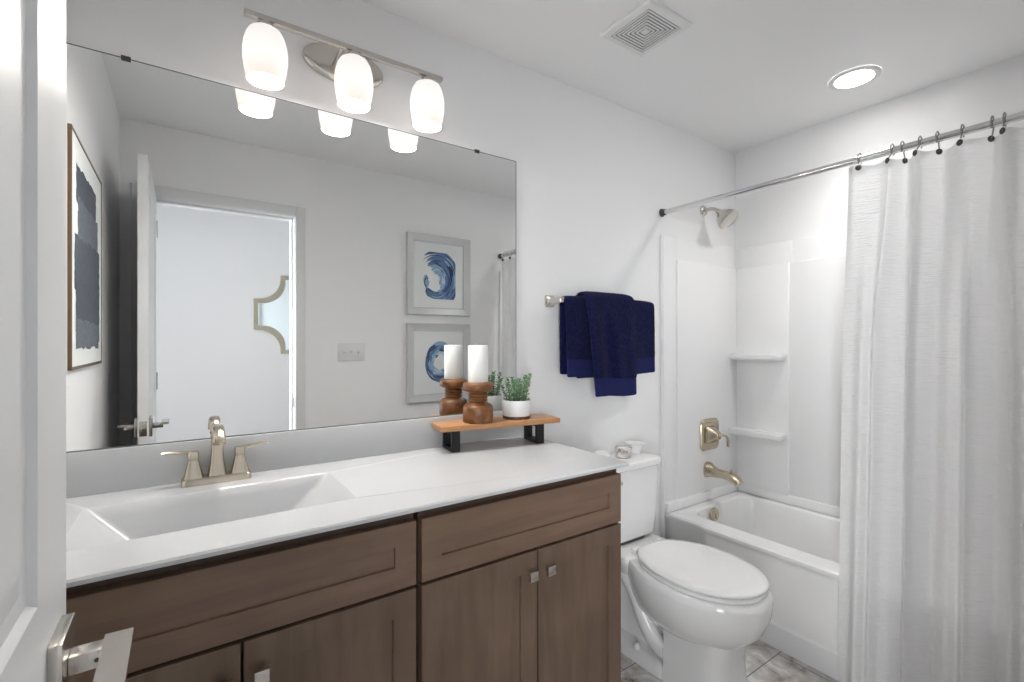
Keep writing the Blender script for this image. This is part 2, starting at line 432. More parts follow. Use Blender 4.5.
def lever(sgn):
    """rectangular rose with flat lever blade; sgn=+1 camera side"""
    xf = DXf if sgn > 0 else DXf - DTk
    yc, zc = YF + 0.650, 0.951
    bm = new()
    def X(d): return xf + sgn * d
    def bx(d0, d1, ya, yb, za, zb, bev):
        a, b = sorted((X(d0), X(d1))); return box(bm, a, b, ya, yb, za, zb, bev)
    bx(0, 0.012, yc - 0.036, yc + 0.036, zc - 0.039, zc + 0.039, 0.0015)
    rose = link('rose', bm, M['nickel'], door)
    bm = new()
    bx(0.012, 0.047, yc - 0.012, yc + 0.012, zc - 0.009, zc + 0.011, 0.002)
    # flat blade, slightly tilted down away from the door
    rings = []
    for t in (0, 0.08, 0.5, 1.0):
        y = yc + 0.015 - t * 0.115
        w0, w1 = 0.040, 0.066
        zt = zc + 0.0135 - 0.002 * t
        rings.append([(X(w0), y, zt - 0.009), (X(w1), y, zt - 0.009), (X(w1), y, zt - 0.0005), (X(w0), y, zt)])
    loft(bm, rings)
    h = link('lever', bm, M['nickel'], door, ang=25)
    bm = new()
    vs = loft(bm, [circ(0, 0, 0, 0.0022, n=12), circ(0, 0, 0.0008, 0.0022, n=12)])
    xform(vs, Matrix.Translation((X(0.036), yc - 0.0122, zc + 0.0005)) @ Matrix.Rotation(PI / 2, 4, 'X'))
    link('set_screw', bm, M['darkmetal'], h)
lever(1); lever(-1)
yE = YF + 0.004 + DL - 0.002
bm = new(); box(bm, DXf - DTk / 2 - 0.0125, DXf - DTk / 2 + 0.0125, yE - 0.0005, yE + 0.001, 0.92, 0.98, 0.0004)
box(bm, DXf - DTk / 2 - 0.007, DXf - DTk / 2 + 0.007, yE, yE + 0.009, 0.94, 0.96, 0.002)
link('latch', bm, M['nickel'], door)
for z in (0.25, 1.05, 1.85):
    bm = new(); vs = loft(bm, [circ(DXf - 0.0, YF + 0.004, z, 0.006, n=12), circ(DXf, YF + 0.004, z + 0.09, 0.006, n=12)])
    link('hinge', bm, M['nickel'], door)

# ------------------------------------------------------------------ vanity
VX0, VS0, VS1, VX1 = XL + 0.002, 0.4575, 0.4685, 1.158
FY = -0.545            # face of the doors
def cabinet(x0, x1, label, knobz, gap, left=False):
    c = thing('vanity_cabinet', ((x0 + x1) / 2, -0.27, 0), label, 'cabinet')
    c_inv = Matrix.Translation(-Vector(c.location))
    def L(name, bm, m, par=None, ang=25):
        bmesh.ops.transform(bm, matrix=c_inv, verts=bm.verts)
        return link(name, bm, m, par or c, ang=ang)
    bm = new(); t = 0.018
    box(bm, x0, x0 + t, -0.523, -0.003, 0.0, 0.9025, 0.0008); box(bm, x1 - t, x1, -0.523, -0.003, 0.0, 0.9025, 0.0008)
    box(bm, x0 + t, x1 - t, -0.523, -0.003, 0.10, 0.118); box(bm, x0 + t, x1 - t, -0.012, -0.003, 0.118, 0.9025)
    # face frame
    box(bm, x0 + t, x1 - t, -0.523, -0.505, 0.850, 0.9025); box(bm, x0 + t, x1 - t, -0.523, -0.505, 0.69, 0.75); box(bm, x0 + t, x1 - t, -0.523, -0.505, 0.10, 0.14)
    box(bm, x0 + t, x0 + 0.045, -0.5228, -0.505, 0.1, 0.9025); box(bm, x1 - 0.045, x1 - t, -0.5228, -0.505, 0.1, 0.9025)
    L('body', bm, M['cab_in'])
    bm = new(); box(bm, x0 + 0.001, x1 - 0.001, -0.455, -0.445, 0.0, 0.10); L('toe_kick', bm, M['toe'])
    def shaker(name, a, b, z0, z1, m, rail=0.056, dep=0.007):
        bm = new(); yb, yf = -0.5235, FY
        o = [(a, z0), (b, z0), (b, z1), (a, z1)]
        def ring(off, y, ez=0): return [(a + off, y, z0 + off), (b - off, y, z0 + off), (b - off, y, z1 - off), (a + off, y, z1 - off)]
        loft(bm, [ring(0, yb), ring(0, yf + 0.0015), ring(0.0015, yf), ring(rail, yf), ring(rail + 0.001, yf + dep)])
        return L(name, bm, m)
    dz0, dz1 = 0.7255, 0.8775
    shaker('drawer_front', x0 + (0.004 if left else 0.001), x1 - 0.002, dz0, dz1, M['cab_h'], rail=0.052)
    z0, z1 = 0.112, 0.7175
    for a, b, kx in ((x0 + (0.004 if left else 0.001), gap - 0.0025, gap - 0.031), (gap + 0.0025, x1 - 0.002, gap + 0.031)):
        d = shaker('door', a, b, z0, z1, M['cab_v'])
        bm = new()
        vs = loft(bm, [circ(0, 0, 0.0, 0.007, n=12), circ(0, 0, 0.016, 0.005, n=12)])
        box(bm, -0.0135, 0.0135, -0.0135, 0.0135, 0.015, 0.026, 0.0018)
        bmesh.ops.transform(bm, matrix=Matrix.Translation((kx, FY, knobz)) @ Matrix.Rotation(PI / 2, 4, 'X'), verts=bm.verts)
        L('knob', bm, M['nickel'], d)
    return c
cabinet(VX0, VS0, 'brown stained shaker vanity cabinet under the sink, left of the seam', 0.652, 0.0955, True)
cabinet(VS1, VX1, 'brown stained shaker vanity cabinet beside the toilet, right of the seam', 0.660, 0.8195)
# countertop with integral basin and backsplash
ct = thing('sink_countertop', (0.45, -0.28, 0.897), 'glossy white vanity countertop with moulded-in rectangular sink', 'countertop')
inv = Matrix.Translation(-Vector(ct.location))
bm = new()
cx, cy, hx, hy = (XL + 0.001 + 1.178) / 2, -0.2815, (1.178 - XL - 0.001) / 2, 0.2795
bx_, by_, bhx, bhy = 0.083, -0.275, 0.265, 0.135
rings = [rrect(cx, cy, hx, hy, 0.0015, 0.9035, 5), rrect(cx, cy, hx, hy, 0.0015, 0.911, 5), rrect(cx, cy, hx - 0.004, hy - 0.004, 0.0015, 0.915, 5),
         rrect(bx_, by_, bhx + 0.008, bhy + 0.006, 0.012, 0.915, 5), rrect(bx_, by_, bhx + 0.002, bhy + 0.001, 0.012, 0.911, 5),
         rrect(bx_, by_, bhx - 0.018, bhy - 0.008, 0.02, 0.890, 5),
         rrect(bx_ - 0.005, by_, bhx - 0.085, bhy - 0.022, 0.03, 0.818, 5), rrect(bx_ - 0.005, by_, bhx - 0.11, bhy - 0.036, 0.03, 0.806, 5),
         rrect(bx_ - 0.005, by_, 0.05, 0.03, 0.03, 0.801, 5)]
loft(bm, rings, cap0=False)
# basin shell underside (so the bowl has thickness)
loft(bm, [rrect(cx, cy, hx, hy, 0.0015, 0.9035, 5), rrect(bx_, by_, bhx + 0.012, bhy + 0.012, 0.02, 0.9035, 5), rrect(bx_, by_, bhx - 0.07, bhy - 0.01, 0.03, 0.800, 5), rrect(bx_, by_, 0.05, 0.03, 0.03, 0.790, 5)], cap0=False)
bmesh.ops.remove_doubles(bm, verts=bm.verts, dist=1e-5)
bmesh.ops.transform(bm, matrix=inv, verts=bm.verts)
link('countertop', bm, M['quartz'], ct, ang=30)
bm = new(); box(bm, XL + 0.001, 1.178, -0.0145, -0.0015, 0.9145, 1.026, 0.003); bmesh.ops.transform(bm, matrix=inv, verts=bm.verts)
link('backsplash', bm, M['quartz'], ct)
bm = new(); lathe(bm, [(0.030, 0.8015), (0.030, 0.8035), (0.022, 0.8045), (0.020, 0.803)], bx_ - 0.005, by_, 24); bmesh.ops.transform(bm, matrix=inv, verts=bm.verts)
link('drain', bm, M['faucet'], ct)

# faucet
fc = thing('sink_faucet', (0.079, -0.052, 0.915), 'brushed nickel two-handle faucet behind the sink basin', 'faucet')
bm = new()
loft(bm, [rrect(0, 0, 0.083, 0.027, 0.012, 0.0005), rrect(0, 0, 0.082, 0.026, 0.012, 0.016), rrect(0, 0, 0.079, 0.023, 0.011, 0.0195), rrect(0, 0, 0.070, 0.015, 0.01, 0.0205)])
link('base_plate', bm, M['faucet'], fc)
def handle(hx, sg):
    bm = new()
    loft(bm, [rrect(hx, 0, a, a * .95, a * .55, z) for a, z in ((0.0245, 0.018), (0.0225, 0.024), (0.0185, 0.040), (0.0150, 0.055), (0.0128, 0.067))])
    loft(bm, [rrect(hx, 0, a, a * .95, a * .5, z) for a, z in ((0.0118, 0.0675), (0.0118, 0.0705))])
    loft(bm, [rrect(hx, 0, a, a * .95, a * .5, z) for a, z in ((0.0128, 0.071), (0.0132, 0.083), (0.0118, 0.0890))])
    h = link('handle', bm, M['faucet'], fc)
    bm = new()
    P = [(hx - sg * 0.006, 0, 0.082), (hx + sg * 0.014, -0.001, 0.0870), (hx + sg * 0.035, -0.003, 0.0905), (hx + sg * 0.055, -0.006, 0.0935), (hx + sg * 0.069, -0.009, 0.0935)]
    rings = []
    for (x, y, z), w, t in zip(P, (0.010, 0.0085, 0.0075, 0.0078, 0.0085), (0.0065, 0.0052, 0.004, 0.0034, 0.003)):
        rings.append([(x, y + w, z), (x, y + w * .6, z + t), (x, y - w * .6, z + t), (x, y - w, z), (x, y - w * .6, z - t), (x, y + w * .6, z - t)])
    loft(bm, rings)
    link('lever', bm, M['faucet'], h)
handle(-0.0545, -1); handle(0.0545, 1)
bm = new()
loft(bm, [rrect(0, 0.002 + dy, a, b, min(a, b) * .5, z) for a, b, dy, z in ((0.0235, 0.023, 0, 0.018), (0.0215, 0.021, 0, 0.026), (0.0175, 0.0175, 0, 0.052), (0.0150, 0.0155, -0.001, 0.085), (0.0140, 0.0150, -0.002, 0.108), (0.0138, 0.0150, -0.005, 0.122))], cap1=False)
# curved top leading to the downturned mouth
path = [(0, -0.003, 0.121), (0, -0.010, 0.139), (0, -0.028, 0.151), (0, -0.052, 0.152), (0, -0.076, 0.145), (0, -0.092, 0.131), (0, -0.098, 0.121)]
rings = []
for (p, t, s, u), w, d in zip(frames(path), (0.0138, 0.0138, 0.0136, 0.0136, 0.0140, 0.0148, 0.0150), (0.0148, 0.014, 0.012, 0.0110, 0.0110, 0.0115, 0.0115)):
    s = Vector((1, 0, 0)); n = t.cross(s).normalized()
    q = []
    for a in range(16):
        an = 2 * PI * a / 16; ca, sa = math.cos(an), math.sin(an)
        ca = math.copysign(abs(ca) ** .6, ca); sa = math.copysign(abs(sa) ** .6, sa)
        q.append(tuple(p + s * w * ca + n * d * sa))
    rings.append(q)
loft(bm, rings)
link('spout', bm, M['faucet'], fc)

# mirror
mr = thing('vanity_mirror', (0.43, -0.003, 1.53), 'large frameless wall mirror above the vanity countertop', 'mirror')
mi = Matrix.Translation(-Vector(mr.location))
bm = new(); box(bm, -0.246, 1.1235, -0.0075, -0.002, 1.0275, 2.0395)
for f in bm.faces: f.material_index = 1 if abs(f.normal.y) < .5 and f.calc_area() < 0.05 else 0
for f in bm.faces:
    c = f.calc_center_median(); f.material_index = 0 if abs(c.y + 0.0075) < 1e-4 else 1
bmesh.ops.transform(bm, matrix=mi, verts=bm.verts)
link('glass', bm, None, mr, smooth=False, mats=[M['mirror'], M['mirror_edge']])
bm = new()
for q in ((-0.246, 1.1235, 1.0262, 1.0292), (-0.246, 1.1235, 2.0375, 2.0397), (1.1215, 1.1237, 1.0262, 2.0397)):
    box(bm, q[0], q[1], -0.0083, -0.0074, q[2], q[3])
bmesh.ops.transform(bm, matrix=mi, verts=bm.verts); link('edge_seam', bm, M['mirror_edge'], mr, smooth=False)
for x in (-0.121, 0.938):
    bm = new(); box(bm, x - 0.010, x + 0.010, -0.0105, -0.0078, 2.032, 2.044, 0.001); box(bm, x - 0.010, x + 0.010, -0.0105, -0.0015, 2.041, 2.0445, 0.0008)
    bmesh.ops.transform(bm, matrix=mi, verts=bm.verts); link('mirror_clip', bm, M['darkmetal'], mr)

# ------------------------------------------------------------------ vanity light
vl = thing('vanity_light', (0.436, -0.001, 2.202), 'three-shade brushed nickel bath light bar above the mirror', 'light')
bm = new()
loft(bm, [circ(0, 0.0, -0.001, 0.128, 0.060, 48, 'xz'), circ(0, 0, -0.012, 0.128, 0.060, 48, 'xz'), circ(0, 0, -0.018, 0.122, 0.054, 48, 'xz'), circ(0, 0, -0.020, 0.112, 0.045, 48, 'xz')])
link('wall_plate', bm, M['nickel'], vl)
bm = new(); box(bm, -0.298, 0.298, -0.122, -0.102, -0.007, 0.007, 0.001); link('bar', bm, M['nickel'], vl)
for ax in (-0.035, 0.035):
    bm = new(); tube(bm, [(ax, -0.018, -0.012), (ax, -0.06, -0.010), (ax, -0.108, -0.002)], 0.007)
    link('arm', bm, M['nickel'], vl)
for dx in (-0.245, 0.0, 0.245):
    bm = new(); lathe(bm, [(0.011, -0.007), (0.011, -0.012), (0.021, -0.014), (0.024, -0.026), (0.024, -0.034)], dx, -0.112, 24)
    link('socket', bm, M['nickel'], vl)
    bm = new()
    prof = [(0.022, -0.028), (0.033, -0.030), (0.0415, -0.036), (0.049, -0.050), (0.0545, -0.070), (0.0575, -0.093), (0.057, -0.115), (0.0535, -0.142), (0.0485, -0.168), (0.0470, -0.173)]
    lathe(bm, prof, dx, -0.112, 40, cap0=True, cap1=False)
    sh = link('glass_shade', bm, M['shade'], vl, ang=60)
    bm = new()
    prof = [(0.0455, -0.173), (0.0460, -0.166), (0.050, -0.142), (0.0535, -0.115), (0.0535, -0.093), (0.048, -0.063), (0.038, -0.048), (0.015, -0.043)]
    lathe(bm, prof, dx, -0.112, 40, cap0=False, cap1=True)
    link('shade_inside', bm, M['shade_in'], sh)
    ld = bpy.data.lights.new('bulb_light', 'SPOT'); ld.spot_size = math.radians(165); ld.spot_blend = 0.6; ld.energy = P_BULB; ld.shadow_soft_size = 0.035; ld.color = (1.0, 0.975, 0.95)
    lo = bpy.data.objects.new('bulb_light', ld); COL.objects.link(lo); lo.parent = vl; lo.location = (dx, -0.112, -0.140)
    ld = bpy.data.lights.new('mouth_glow', 'POINT'); ld.energy = P_GLOW; ld.shadow_soft_size = 0.014; ld.color = (1.0, 0.965, 0.93)
    lo = bpy.data.objects.new('mouth_glow', ld); COL.objects.link(lo); lo.parent = vl; lo.location = (dx, -0.112, -0.172)

# ------------------------------------------------------------------ recessed downlight, exhaust fan
dl = thing('recessed_downlight', (2.394, -0.748, ZC), 'round white recessed downlight in the ceiling', 'light')
bm = new()
loft(bm, [circ(0, 0, -0.0005, 0.095, n=48), circ(0, 0, -0.004, 0.094, n=48), circ(0, 0, -0.009, 0.078, n=48), circ(0, 0, -0.006, 0.070, n=48)], cap0=False, cap1=False)
link('trim_ring', bm, M['plastic'], dl, ang=60)
bm = new(); loft(bm, [circ(0, 0, -0.0065, 0.0705, n=48), circ(0, 0, -0.0085, 0.05, n=48), circ(0, 0, -0.009, 0.01, n=48)], cap0=False)
link('lens', bm, M['lampwhite'], dl, ang=60)
ld = bpy.data.lights.new('downlight_beam', 'SPOT'); ld.energy = P_CAN; ld.shadow_soft_size = 0.06; ld.spot_size = math.radians(136); ld.spot_blend = 1.0; ld.color = (1.0, 0.985, 0.965)
lo = bpy.data.objects.new('downlight_beam', ld); COL.objects.link(lo); lo.parent = dl; lo.location = (0, 0, -0.02)
ev = thing('exhaust_fan', (1.389, -0.449, ZC), 'square white ceiling exhaust fan grille with concentric slots', 'vent')
bm = new()
def sq(h, z): return [(-h, -h, z), (h, -h, z), (h, h, z), (-h, h, z)]
loft(bm, [sq(0.116, -0.0005), sq(0.1155, -0.008), sq(0.110, -0.013), sq(0.088, -0.015), sq(0.088, -0.006)], cap0=False, cap1=False)
link('cover', bm, M['plastic'], ev, ang=20)
bm = new(); box(bm, -0.088, 0.088, -0.088, 0.088, -0.006, -0.002); link('backing', bm, M['slot_shade'], ev)
for i in range(7):
    h = 0.0840 - i * 0.0118; w = 0.0066
    bm = new()
    if i == 6: box(bm, -h, h, -h, h, -0.015, -0.006, 0.0005)
    else: loft(bm, [sq(h, -0.0125), sq(h, -0.015), sq(h - w, -0.015), sq(h - w, -0.0125), sq(h, -0.0125)], cap0=False, cap1=False)
    link('louver', bm, M['plastic'], ev, ang=20)
for sx, sy in ((1, 0), (0, 1)):
    bm = new(); box(bm, *((-0.088, 0.088, -0.002, 0.002) if sx else (-0.002, 0.002, -0.088, 0.088)), -0.0124, -0.0062); link('rib', bm, M['slot_shade'], ev)
for x in (-0.35, 1.1):  # invented ceiling lamps, out of view, that light the hall
    h = thing('hall_fill_lamp', (x, -2.15, ZC), 'made-up round ceiling lamp added to light the hall, out of view', 'light', group='added hall fill lamps')
    bm = new(); loft(bm, [circ(0, 0, -0.0005, 0.16, n=40), circ(0, 0, -0.012, 0.158, n=40), circ(0, 0, -0.014, 0.15, n=40)], cap0=False, cap1=False); link('trim_ring', bm, M['plastic'], h)
    bm = new(); loft(bm, [circ(0, 0, -0.013, 0.150, n=40), circ(0, 0, -0.016, 0.10, n=40)], cap0=False); link('lens', bm, M['hallwhite'], h)

# ------------------------------------------------------------------ shelf stand and what it carries
SB = thing('countertop_riser', (0.969, -0.098, 0.9155), 'warm wooden riser board on black metal legs at the right end of the counter', 'shelf', rz=math.radians(-9.2))
bm = new(); box(bm, -0.236, 0.236, -0.071, 0.071, 0.0755, 0.0935, 0.0015); link('board', bm, M['board'], SB)
for x in (-0.178, 0.158):
    bm = new()
    def rg(h0, h1, z0, z1, xx): return [(xx, h0, z0), (xx, h1, z0), (xx, h1, z1), (xx, h0, z1)]
    a, b = x - 0.015, x + 0.015
    loft(bm, [rg(-0.056, 0.054, 0.0, 0.0755, a), rg(-0.056, 0.054, 0.0, 0.0755, b), rg(-0.041, 0.039, 0.012, 0.0635, b), rg(-0.041, 0.039, 0.012, 0.0635, a), rg(-0.056, 0.054, 0.0, 0.0755, a)], cap0=False, cap1=False)
    bmesh.ops.remove_doubles(bm, verts=bm.verts, dist=1e-6)
    link('leg', bm, M['black'], SB, ang=20)
ZB = 0.9155 + 0.0935 + 0.0003
ch = thing('candle_holder', (0.886, -0.103, ZB), 'turned brown wooden candle holder on the riser board', 'candle holder')
bm = new()
prof = [(0.050, 0.0), (0.0525, 0.004), (0.0530, 0.045), (0.051, 0.056), (0.044, 0.064), (0.033, 0.069), (0.0305, 0.072), (0.0335, 0.0755), (0.0335, 0.079), (0.0300, 0.0815), (0.0335, 0.085), (0.0335, 0.089), (0.0300, 0.0915), (0.0335, 0.095), (0.0335, 0.099), (0.030, 0.102), (0.032, 0.106), (0.043, 0.110), (0.0515, 0.115), (0.053, 0.122), (0.0525, 0.133), (0.049, 0.140), (0.044, 0.1425)]
prof = [(q * 1.05, z * 1.02) for q, z in prof]
lathe(bm, prof, n=48)
bmw = link('holder_body', bm, M['turned'], ch, ang=50)
bm = new(); vs = loft(bm, [circ(0, 0, 0.0, 0.007, n=14), circ(0, 0, 0.006, 0.006, n=14)]); xform(vs, Matrix.Translation((0.040, -0.0345, 0.1255)) @ Matrix.Rotation(math.radians(42), 4, 'Z') @ Matrix.Rotation(PI / 2, 4, 'X') @ Matrix.Rotation(0, 4, 'Z'))
link('peg', bm, M['potwood'], ch)
cn = thing('pillar_candle', (0.886, -0.103, ZB + 0.1455), 'white pillar candle standing on the turned wooden holder', 'candle')
bm = new(); lathe(bm, [(0.0355, 0), (0.0368, 0.002), (0.0368, 0.130), (0.034, 0.1335), (0.028, 0.1325), (0.004, 0.1305)], n=40); link('wax', bm, M['candle'], cn, ang=50)
bm = new(); tube(bm, [(0, 0, 0.1295), (0.0008, 0, 0.134), (0.002, 0, 0.1375)], 0.0009, 8); link('wick', bm, M['wick'], cn)
pp = thing('potted_succulent', (1.054, -0.108, ZB), 'small green succulent in a white pot on the riser board', 'plant')
bm = new(); lathe(bm, [(0.0525, 0), (0.0525, 0.009), (0.051, 0.0105)], n=40); link('saucer', bm, M['potwood'], pp)
bm = new(); lathe(bm, [(0.0515, 0.0106), (0.0535, 0.014), (0.0545, 0.068), (0.0535, 0.070), (0.0515, 0.070), (0.0505, 0.061)], n=40, cap1=False); link('pot', bm, M['pot'], pp, ang=50)
bm = new(); lathe(bm, [(0.0503, 0.060), (0.02, 0.063), (0.002, 0.063)], n=30, cap0=False); link('soil', bm, M['soil'], pp)
def leaf(bm, p, d, up, L, W):
    d = d.normalized(); s = d.cross(up).normalized(); n = s.cross(d).normalized()
    t = W * 0.35
    a = bm.verts.new(p); tip = bm.verts.new(p + d * L + n * L * .10)
    def ring(f, w): 
        c = p + d * L * f + n * L * .06 * f
        return [bm.verts.new(c + s * w), bm.verts.new(c + n * t * w / W), bm.verts.new(c - s * w), bm.verts.new(c - n * t * w / W)]
    r1 = ring(.35, W * .85); r2 = ring(.65, W)
    for i in range(4):
        k = (i + 1) % 4
        bm.faces.new((a, r1[i], r1[k])); bm.faces.new((r1[i], r2[i], r2[k], r1[k])); bm.faces.new((r2[i], tip, r2[k]))
bm = new(); bs = new()
stems = []
for i in range(12):
    if i < 4: r, a = 0.013, i * 2 * PI / 4 + .4
    else: r, a = 0.035, (i - 4) * 2 * PI / 8 + .2
    stems.append((r * math.cos(a), r * math.sin(a)))
for i, (sx, sy) in enumerate(stems):
    h = random.uniform(0.070, 0.098) if i < 4 else random.uniform(0.058, 0.100)
    lean = Vector((sx, sy, 0)) * random.uniform(0.35, 0.65)
    pts = [Vector((sx, sy, 0.060)) + lean * (t ** 1.5) + Vector((0, 0, h * t)) for t in (0, .25, .5, .75, 1)]
    tube(bs, [tuple(p) for p in pts], [0.0022, 0.002, 0.0018, 0.0015, 0.001], 6)
    nl = int(h / 0.0088)
    for q in range(1, nl + 1):
        t = q / nl; k = min(int(t * 4), 3); f = t * 4 - k
        p = pts[k].lerp(pts[k + 1], f)
        a = q * 1.35 + i
        for w in (0, PI):
            el = 0.25 + 0.55 * t
            d = Vector((math.cos(a + w) * math.cos(el), math.sin(a + w) * math.cos(el), math.sin(el)))
            leaf(bm, p, d, Vector((0, 0, 1)), random.uniform(0.018, 0.023) * (1.0 - .25 * t), 0.0062)
    leaf(bm, pts[-1] - Vector((0, 0, .003)), Vector((0.1, 0, 1)), Vector((0, 1, 0)), 0.011, 0.003)
link('foliage', bm, M['leaf'], pp, ang=60); link('stems', bs, M['stem'], pp)

# ------------------------------------------------------------------ towel bar and towels
TBY, TBZ = -0.078, 1.476
tb = thing('towel_bar', (1.587, -0.001, TBZ), 'brushed nickel towel bar on the wall above the toilet', 'towel bar')
bm = new(); tube(bm, [(-0.285, TBY, 0), (0.285, TBY, 0)], 0.0075, 16); link('bar', bm, M['nickel'], tb)
for x in (-0.285, 0.285):
    bm = new(); loft(bm, [rrect(x, 0, a, a, .006, y, plane='xz') for a, y in ((0.0245, 0.0), (0.0245, -0.006), (0.017, -0.016), (0.0125, -0.035), (0.0115, -0.06), (0.0125, -0.088), (0.010, -0.0905))]); link('post', bm, M['nickel'], tb, ang=30)

def towel(name, label, x0, x1, r, zf, zb, yf, thick, wav, band_h, taper=0.0, seed=1, shift=0.0):
    """drape over the bar: front bottom zf, back bottom zb"""
    rnd = random.Random(seed)
    t = thing(name, ((x0 + x1) / 2, TBY, TBZ), label, 'towel')
    nx, ns = 26, 60
    path = []
    front = TBZ - zf; back = TBZ - zb
    for i in range(28):
        f = i / 27; path.append((-r - (yf) * (1 - f) ** .8 * 1.0, -front * (1 - f)))
    for i in range(1, 12):
        a = PI * i / 12; path.append((-r * math.cos(a), r * math.sin(a)))
    for i in range(20):
        f = i / 19; path.append((r * (1 - .25 * f), -back * f))
    cum = [0]
    for a, b in zip(path, path[1:]): cum.append(cum[-1] + math.hypot(b[0] - a[0], b[1] - a[1]))
    ph = [rnd.uniform(0, 6.28) for _ in range(4)]
    def pos(u, k):
        y, z = path[k]
        dn = max(0.0, -z); w = (x1 - x0)
        isf = k < 28
        x = -w / 2 + w * u
        sh = min(1, dn / 0.15)
        x += (taper * (0.5 - u) * 2 * (dn / max(front, .01)) if isf else 0) + shift * dn
        y2 = y + (-1 if isf else 1) * wav * sh * (0.6 * math.sin(u * 9 + ph[0]) + 0.4 * math.sin(u * 17 + ph[1] + z * 4)) * (1 if isf else .35)
        z2 = z + (0.004 * math.sin(u * 5 + ph[2]) if isf and dn > .05 else 0)
        z2 -= 0.006 * (abs(u - .5) * 2) ** 6 * (1 if dn < 0.01 else 0)
        return (x, y2, z2)
    bm = new()
    g = [[bm.verts.new(pos(i / nx, k)) for i in range(nx + 1)] for k in range(len(path))]
    bandk = set(); gone = []
    for k in range(len(path) - 1):
        for i in range(nx):
            f = bm.faces.new((g[k][i], g[k][i + 1], g[k + 1][i + 1], g[k + 1][i]))
            zz = path[k][1]
            if k < 28 and zz < -front + band_h + 0.012: bandk.add(f)
            if k < 28 and zz < -front + band_h: gone.append(f)
    bb = bmesh.new()
    # the woven band is a part of its own
    vm = {}
    for f in bandk:
        nv = []
        for v in f.verts:
            if v not in vm: vm[v] = bb.verts.new(v.co)
            nv.append(vm[v])
        bb.faces.new(nv)
    bmesh.ops.delete(bm, geom=gone, context='FACES')
    o = link('terry_cloth', bm, M['navy'], t, ang=80)
    s = o.modifiers.new('solid', 'SOLIDIFY'); s.thickness = thick; s.offset = 0
    sb = o.modifiers.new('sub', 'SUBSURF'); sb.levels = 1; sb.render_levels = 2
    tx = bpy.data.textures.new(name + '_pile', 'CLOUDS'); tx.noise_scale = 0.006
    dm = o.modifiers.new('pile', 'DISPLACE'); dm.texture = tx; dm.strength = 0.0035; dm.mid_level = .5
    o2 = link('woven_band', bb, M['navyband'], t, ang=80)
    o2['label'] = 'smoother woven band near the hem'
    s = o2.modifiers.new('solid', 'SOLIDIFY'); s.thickness = thick * .62; s.offset = 0
    sb = o2.modifiers.new('sub', 'SUBSURF'); sb.levels = 1; sb.render_levels = 2
    return t
towel('bath_towel', 'wide navy blue bath towel folded over the towel bar, underneath', 1.310, 1.880, 0.017, 1.150, 1.162, 0.008, 0.012, 0.006, 0.062, 0.0, 3)
towel('hand_towel', 'narrower navy blue hand towel draped on top of the wide towel, hanging lowest', 1.412, 1.715, 0.038, 1.062, 1.140, 0.024, 0.017, 0.010, 0.072, 0.022, 8, shift=0.02)

# ------------------------------------------------------------------ toilet
TX = 1.636
to = thing('toilet', (TX, -0.40, 0), 'white two-piece toilet with closed lid between the vanity and the tub', 'toilet')
ti = Matrix.Translation((0, 0.40, 0))
def TL(name, bm, m=None, par=None, ang=45):
    bmesh.ops.transform(bm, matrix=ti, verts=bm.verts)
    return link(name, bm, m or M['porcelain'], par or to, ang=ang)
bm = new()
loft(bm, [rrect(0, -0.105, a, b, 0.045, z, 8) for a, b, z in ((0.150, 0.072, 0.430), (0.163, 0.080, 0.440), (0.170, 0.084, 0.52), (0.176, 0.088, 0.64), (0.179, 0.090, 0.742))])
tank = TL('tank', bm)
bm = new()
loft(bm, [rrect(0, -0.107, a, b, 0.05, z, 8) for a, b, z in ((0.178, 0.092, 0.7425), (0.187, 0.100, 0.748), (0.189, 0.102, 0.762), (0.186, 0.099, 0.7715), (0.176, 0.090, 0.7745))])
TL('tank_lid', bm)
bm = new(); vs = loft(bm, [circ(0, 0, 0, 0.011, n=16), circ(0, 0, 0.012, 0.010, n=16)]); box(bm, -0.008, 0.055, -0.007, 0.007, 0.010, 0.018, 0.003)
bmesh.ops.transform(bm, matrix=Matrix.Translation((-0.155, -0.1925, 0.70)) @ Matrix.Rotation(PI / 2, 4, 'X'), verts=bm.verts)
TL('flush_lever', bm, M['chrome'], tank)
bm = new(); loft(bm, [rrect(0, -0.12, 0.105, 0.055, 0.04, 0.418), rrect(0, -0.12, 0.105, 0.055, 0.04, 0.4295)]); TL('tank_gasket', bm, M['darkmetal'], tank)
def egg(cy_front, cy_back, hw, z, n=56, k=0.30):
    """elongated outline: rounded front (towards -y), sides drawing in to a flatter back"""
    L = (cy_back - cy_front); out = []
    ym = cy_back - L * 0.52
    for i in range(n):
        a = 2 * PI * i / n; c, s = math.cos(a), math.sin(a)
        if s >= 0:
            p = 3.2; cc = math.copysign(abs(c) ** (2 / p), c); ss = abs(s) ** (2 / p)
            out.append((hw * cc * (1 - k * ss * ss), ym + (cy_back - ym) * ss, z))
        else:
            p = 2.05; cc = math.copysign(abs(c) ** (2 / p), c); ss = abs(s) ** (2 / p)
            out.append((hw * cc, ym - (ym - cy_front) * ss, z))
    return out
# bowl: rim down to pedestal
bm = new()
rings = [egg(-0.750, -0.205, 0.188, 0.410), egg(-0.761, -0.202, 0.196, 0.402), egg(-0.765, -0.202, 0.199, 0.380), egg(-0.760, -0.205, 0.194, 0.335), egg(-0.738, -0.215, 0.178, 0.280), egg(-0.695, -0.225, 0.150, 0.230), egg(-0.650, -0.235, 0.120, 0.198), egg(-0.60, -0.26, 0.09, 0.18)]
loft(bm, rings)
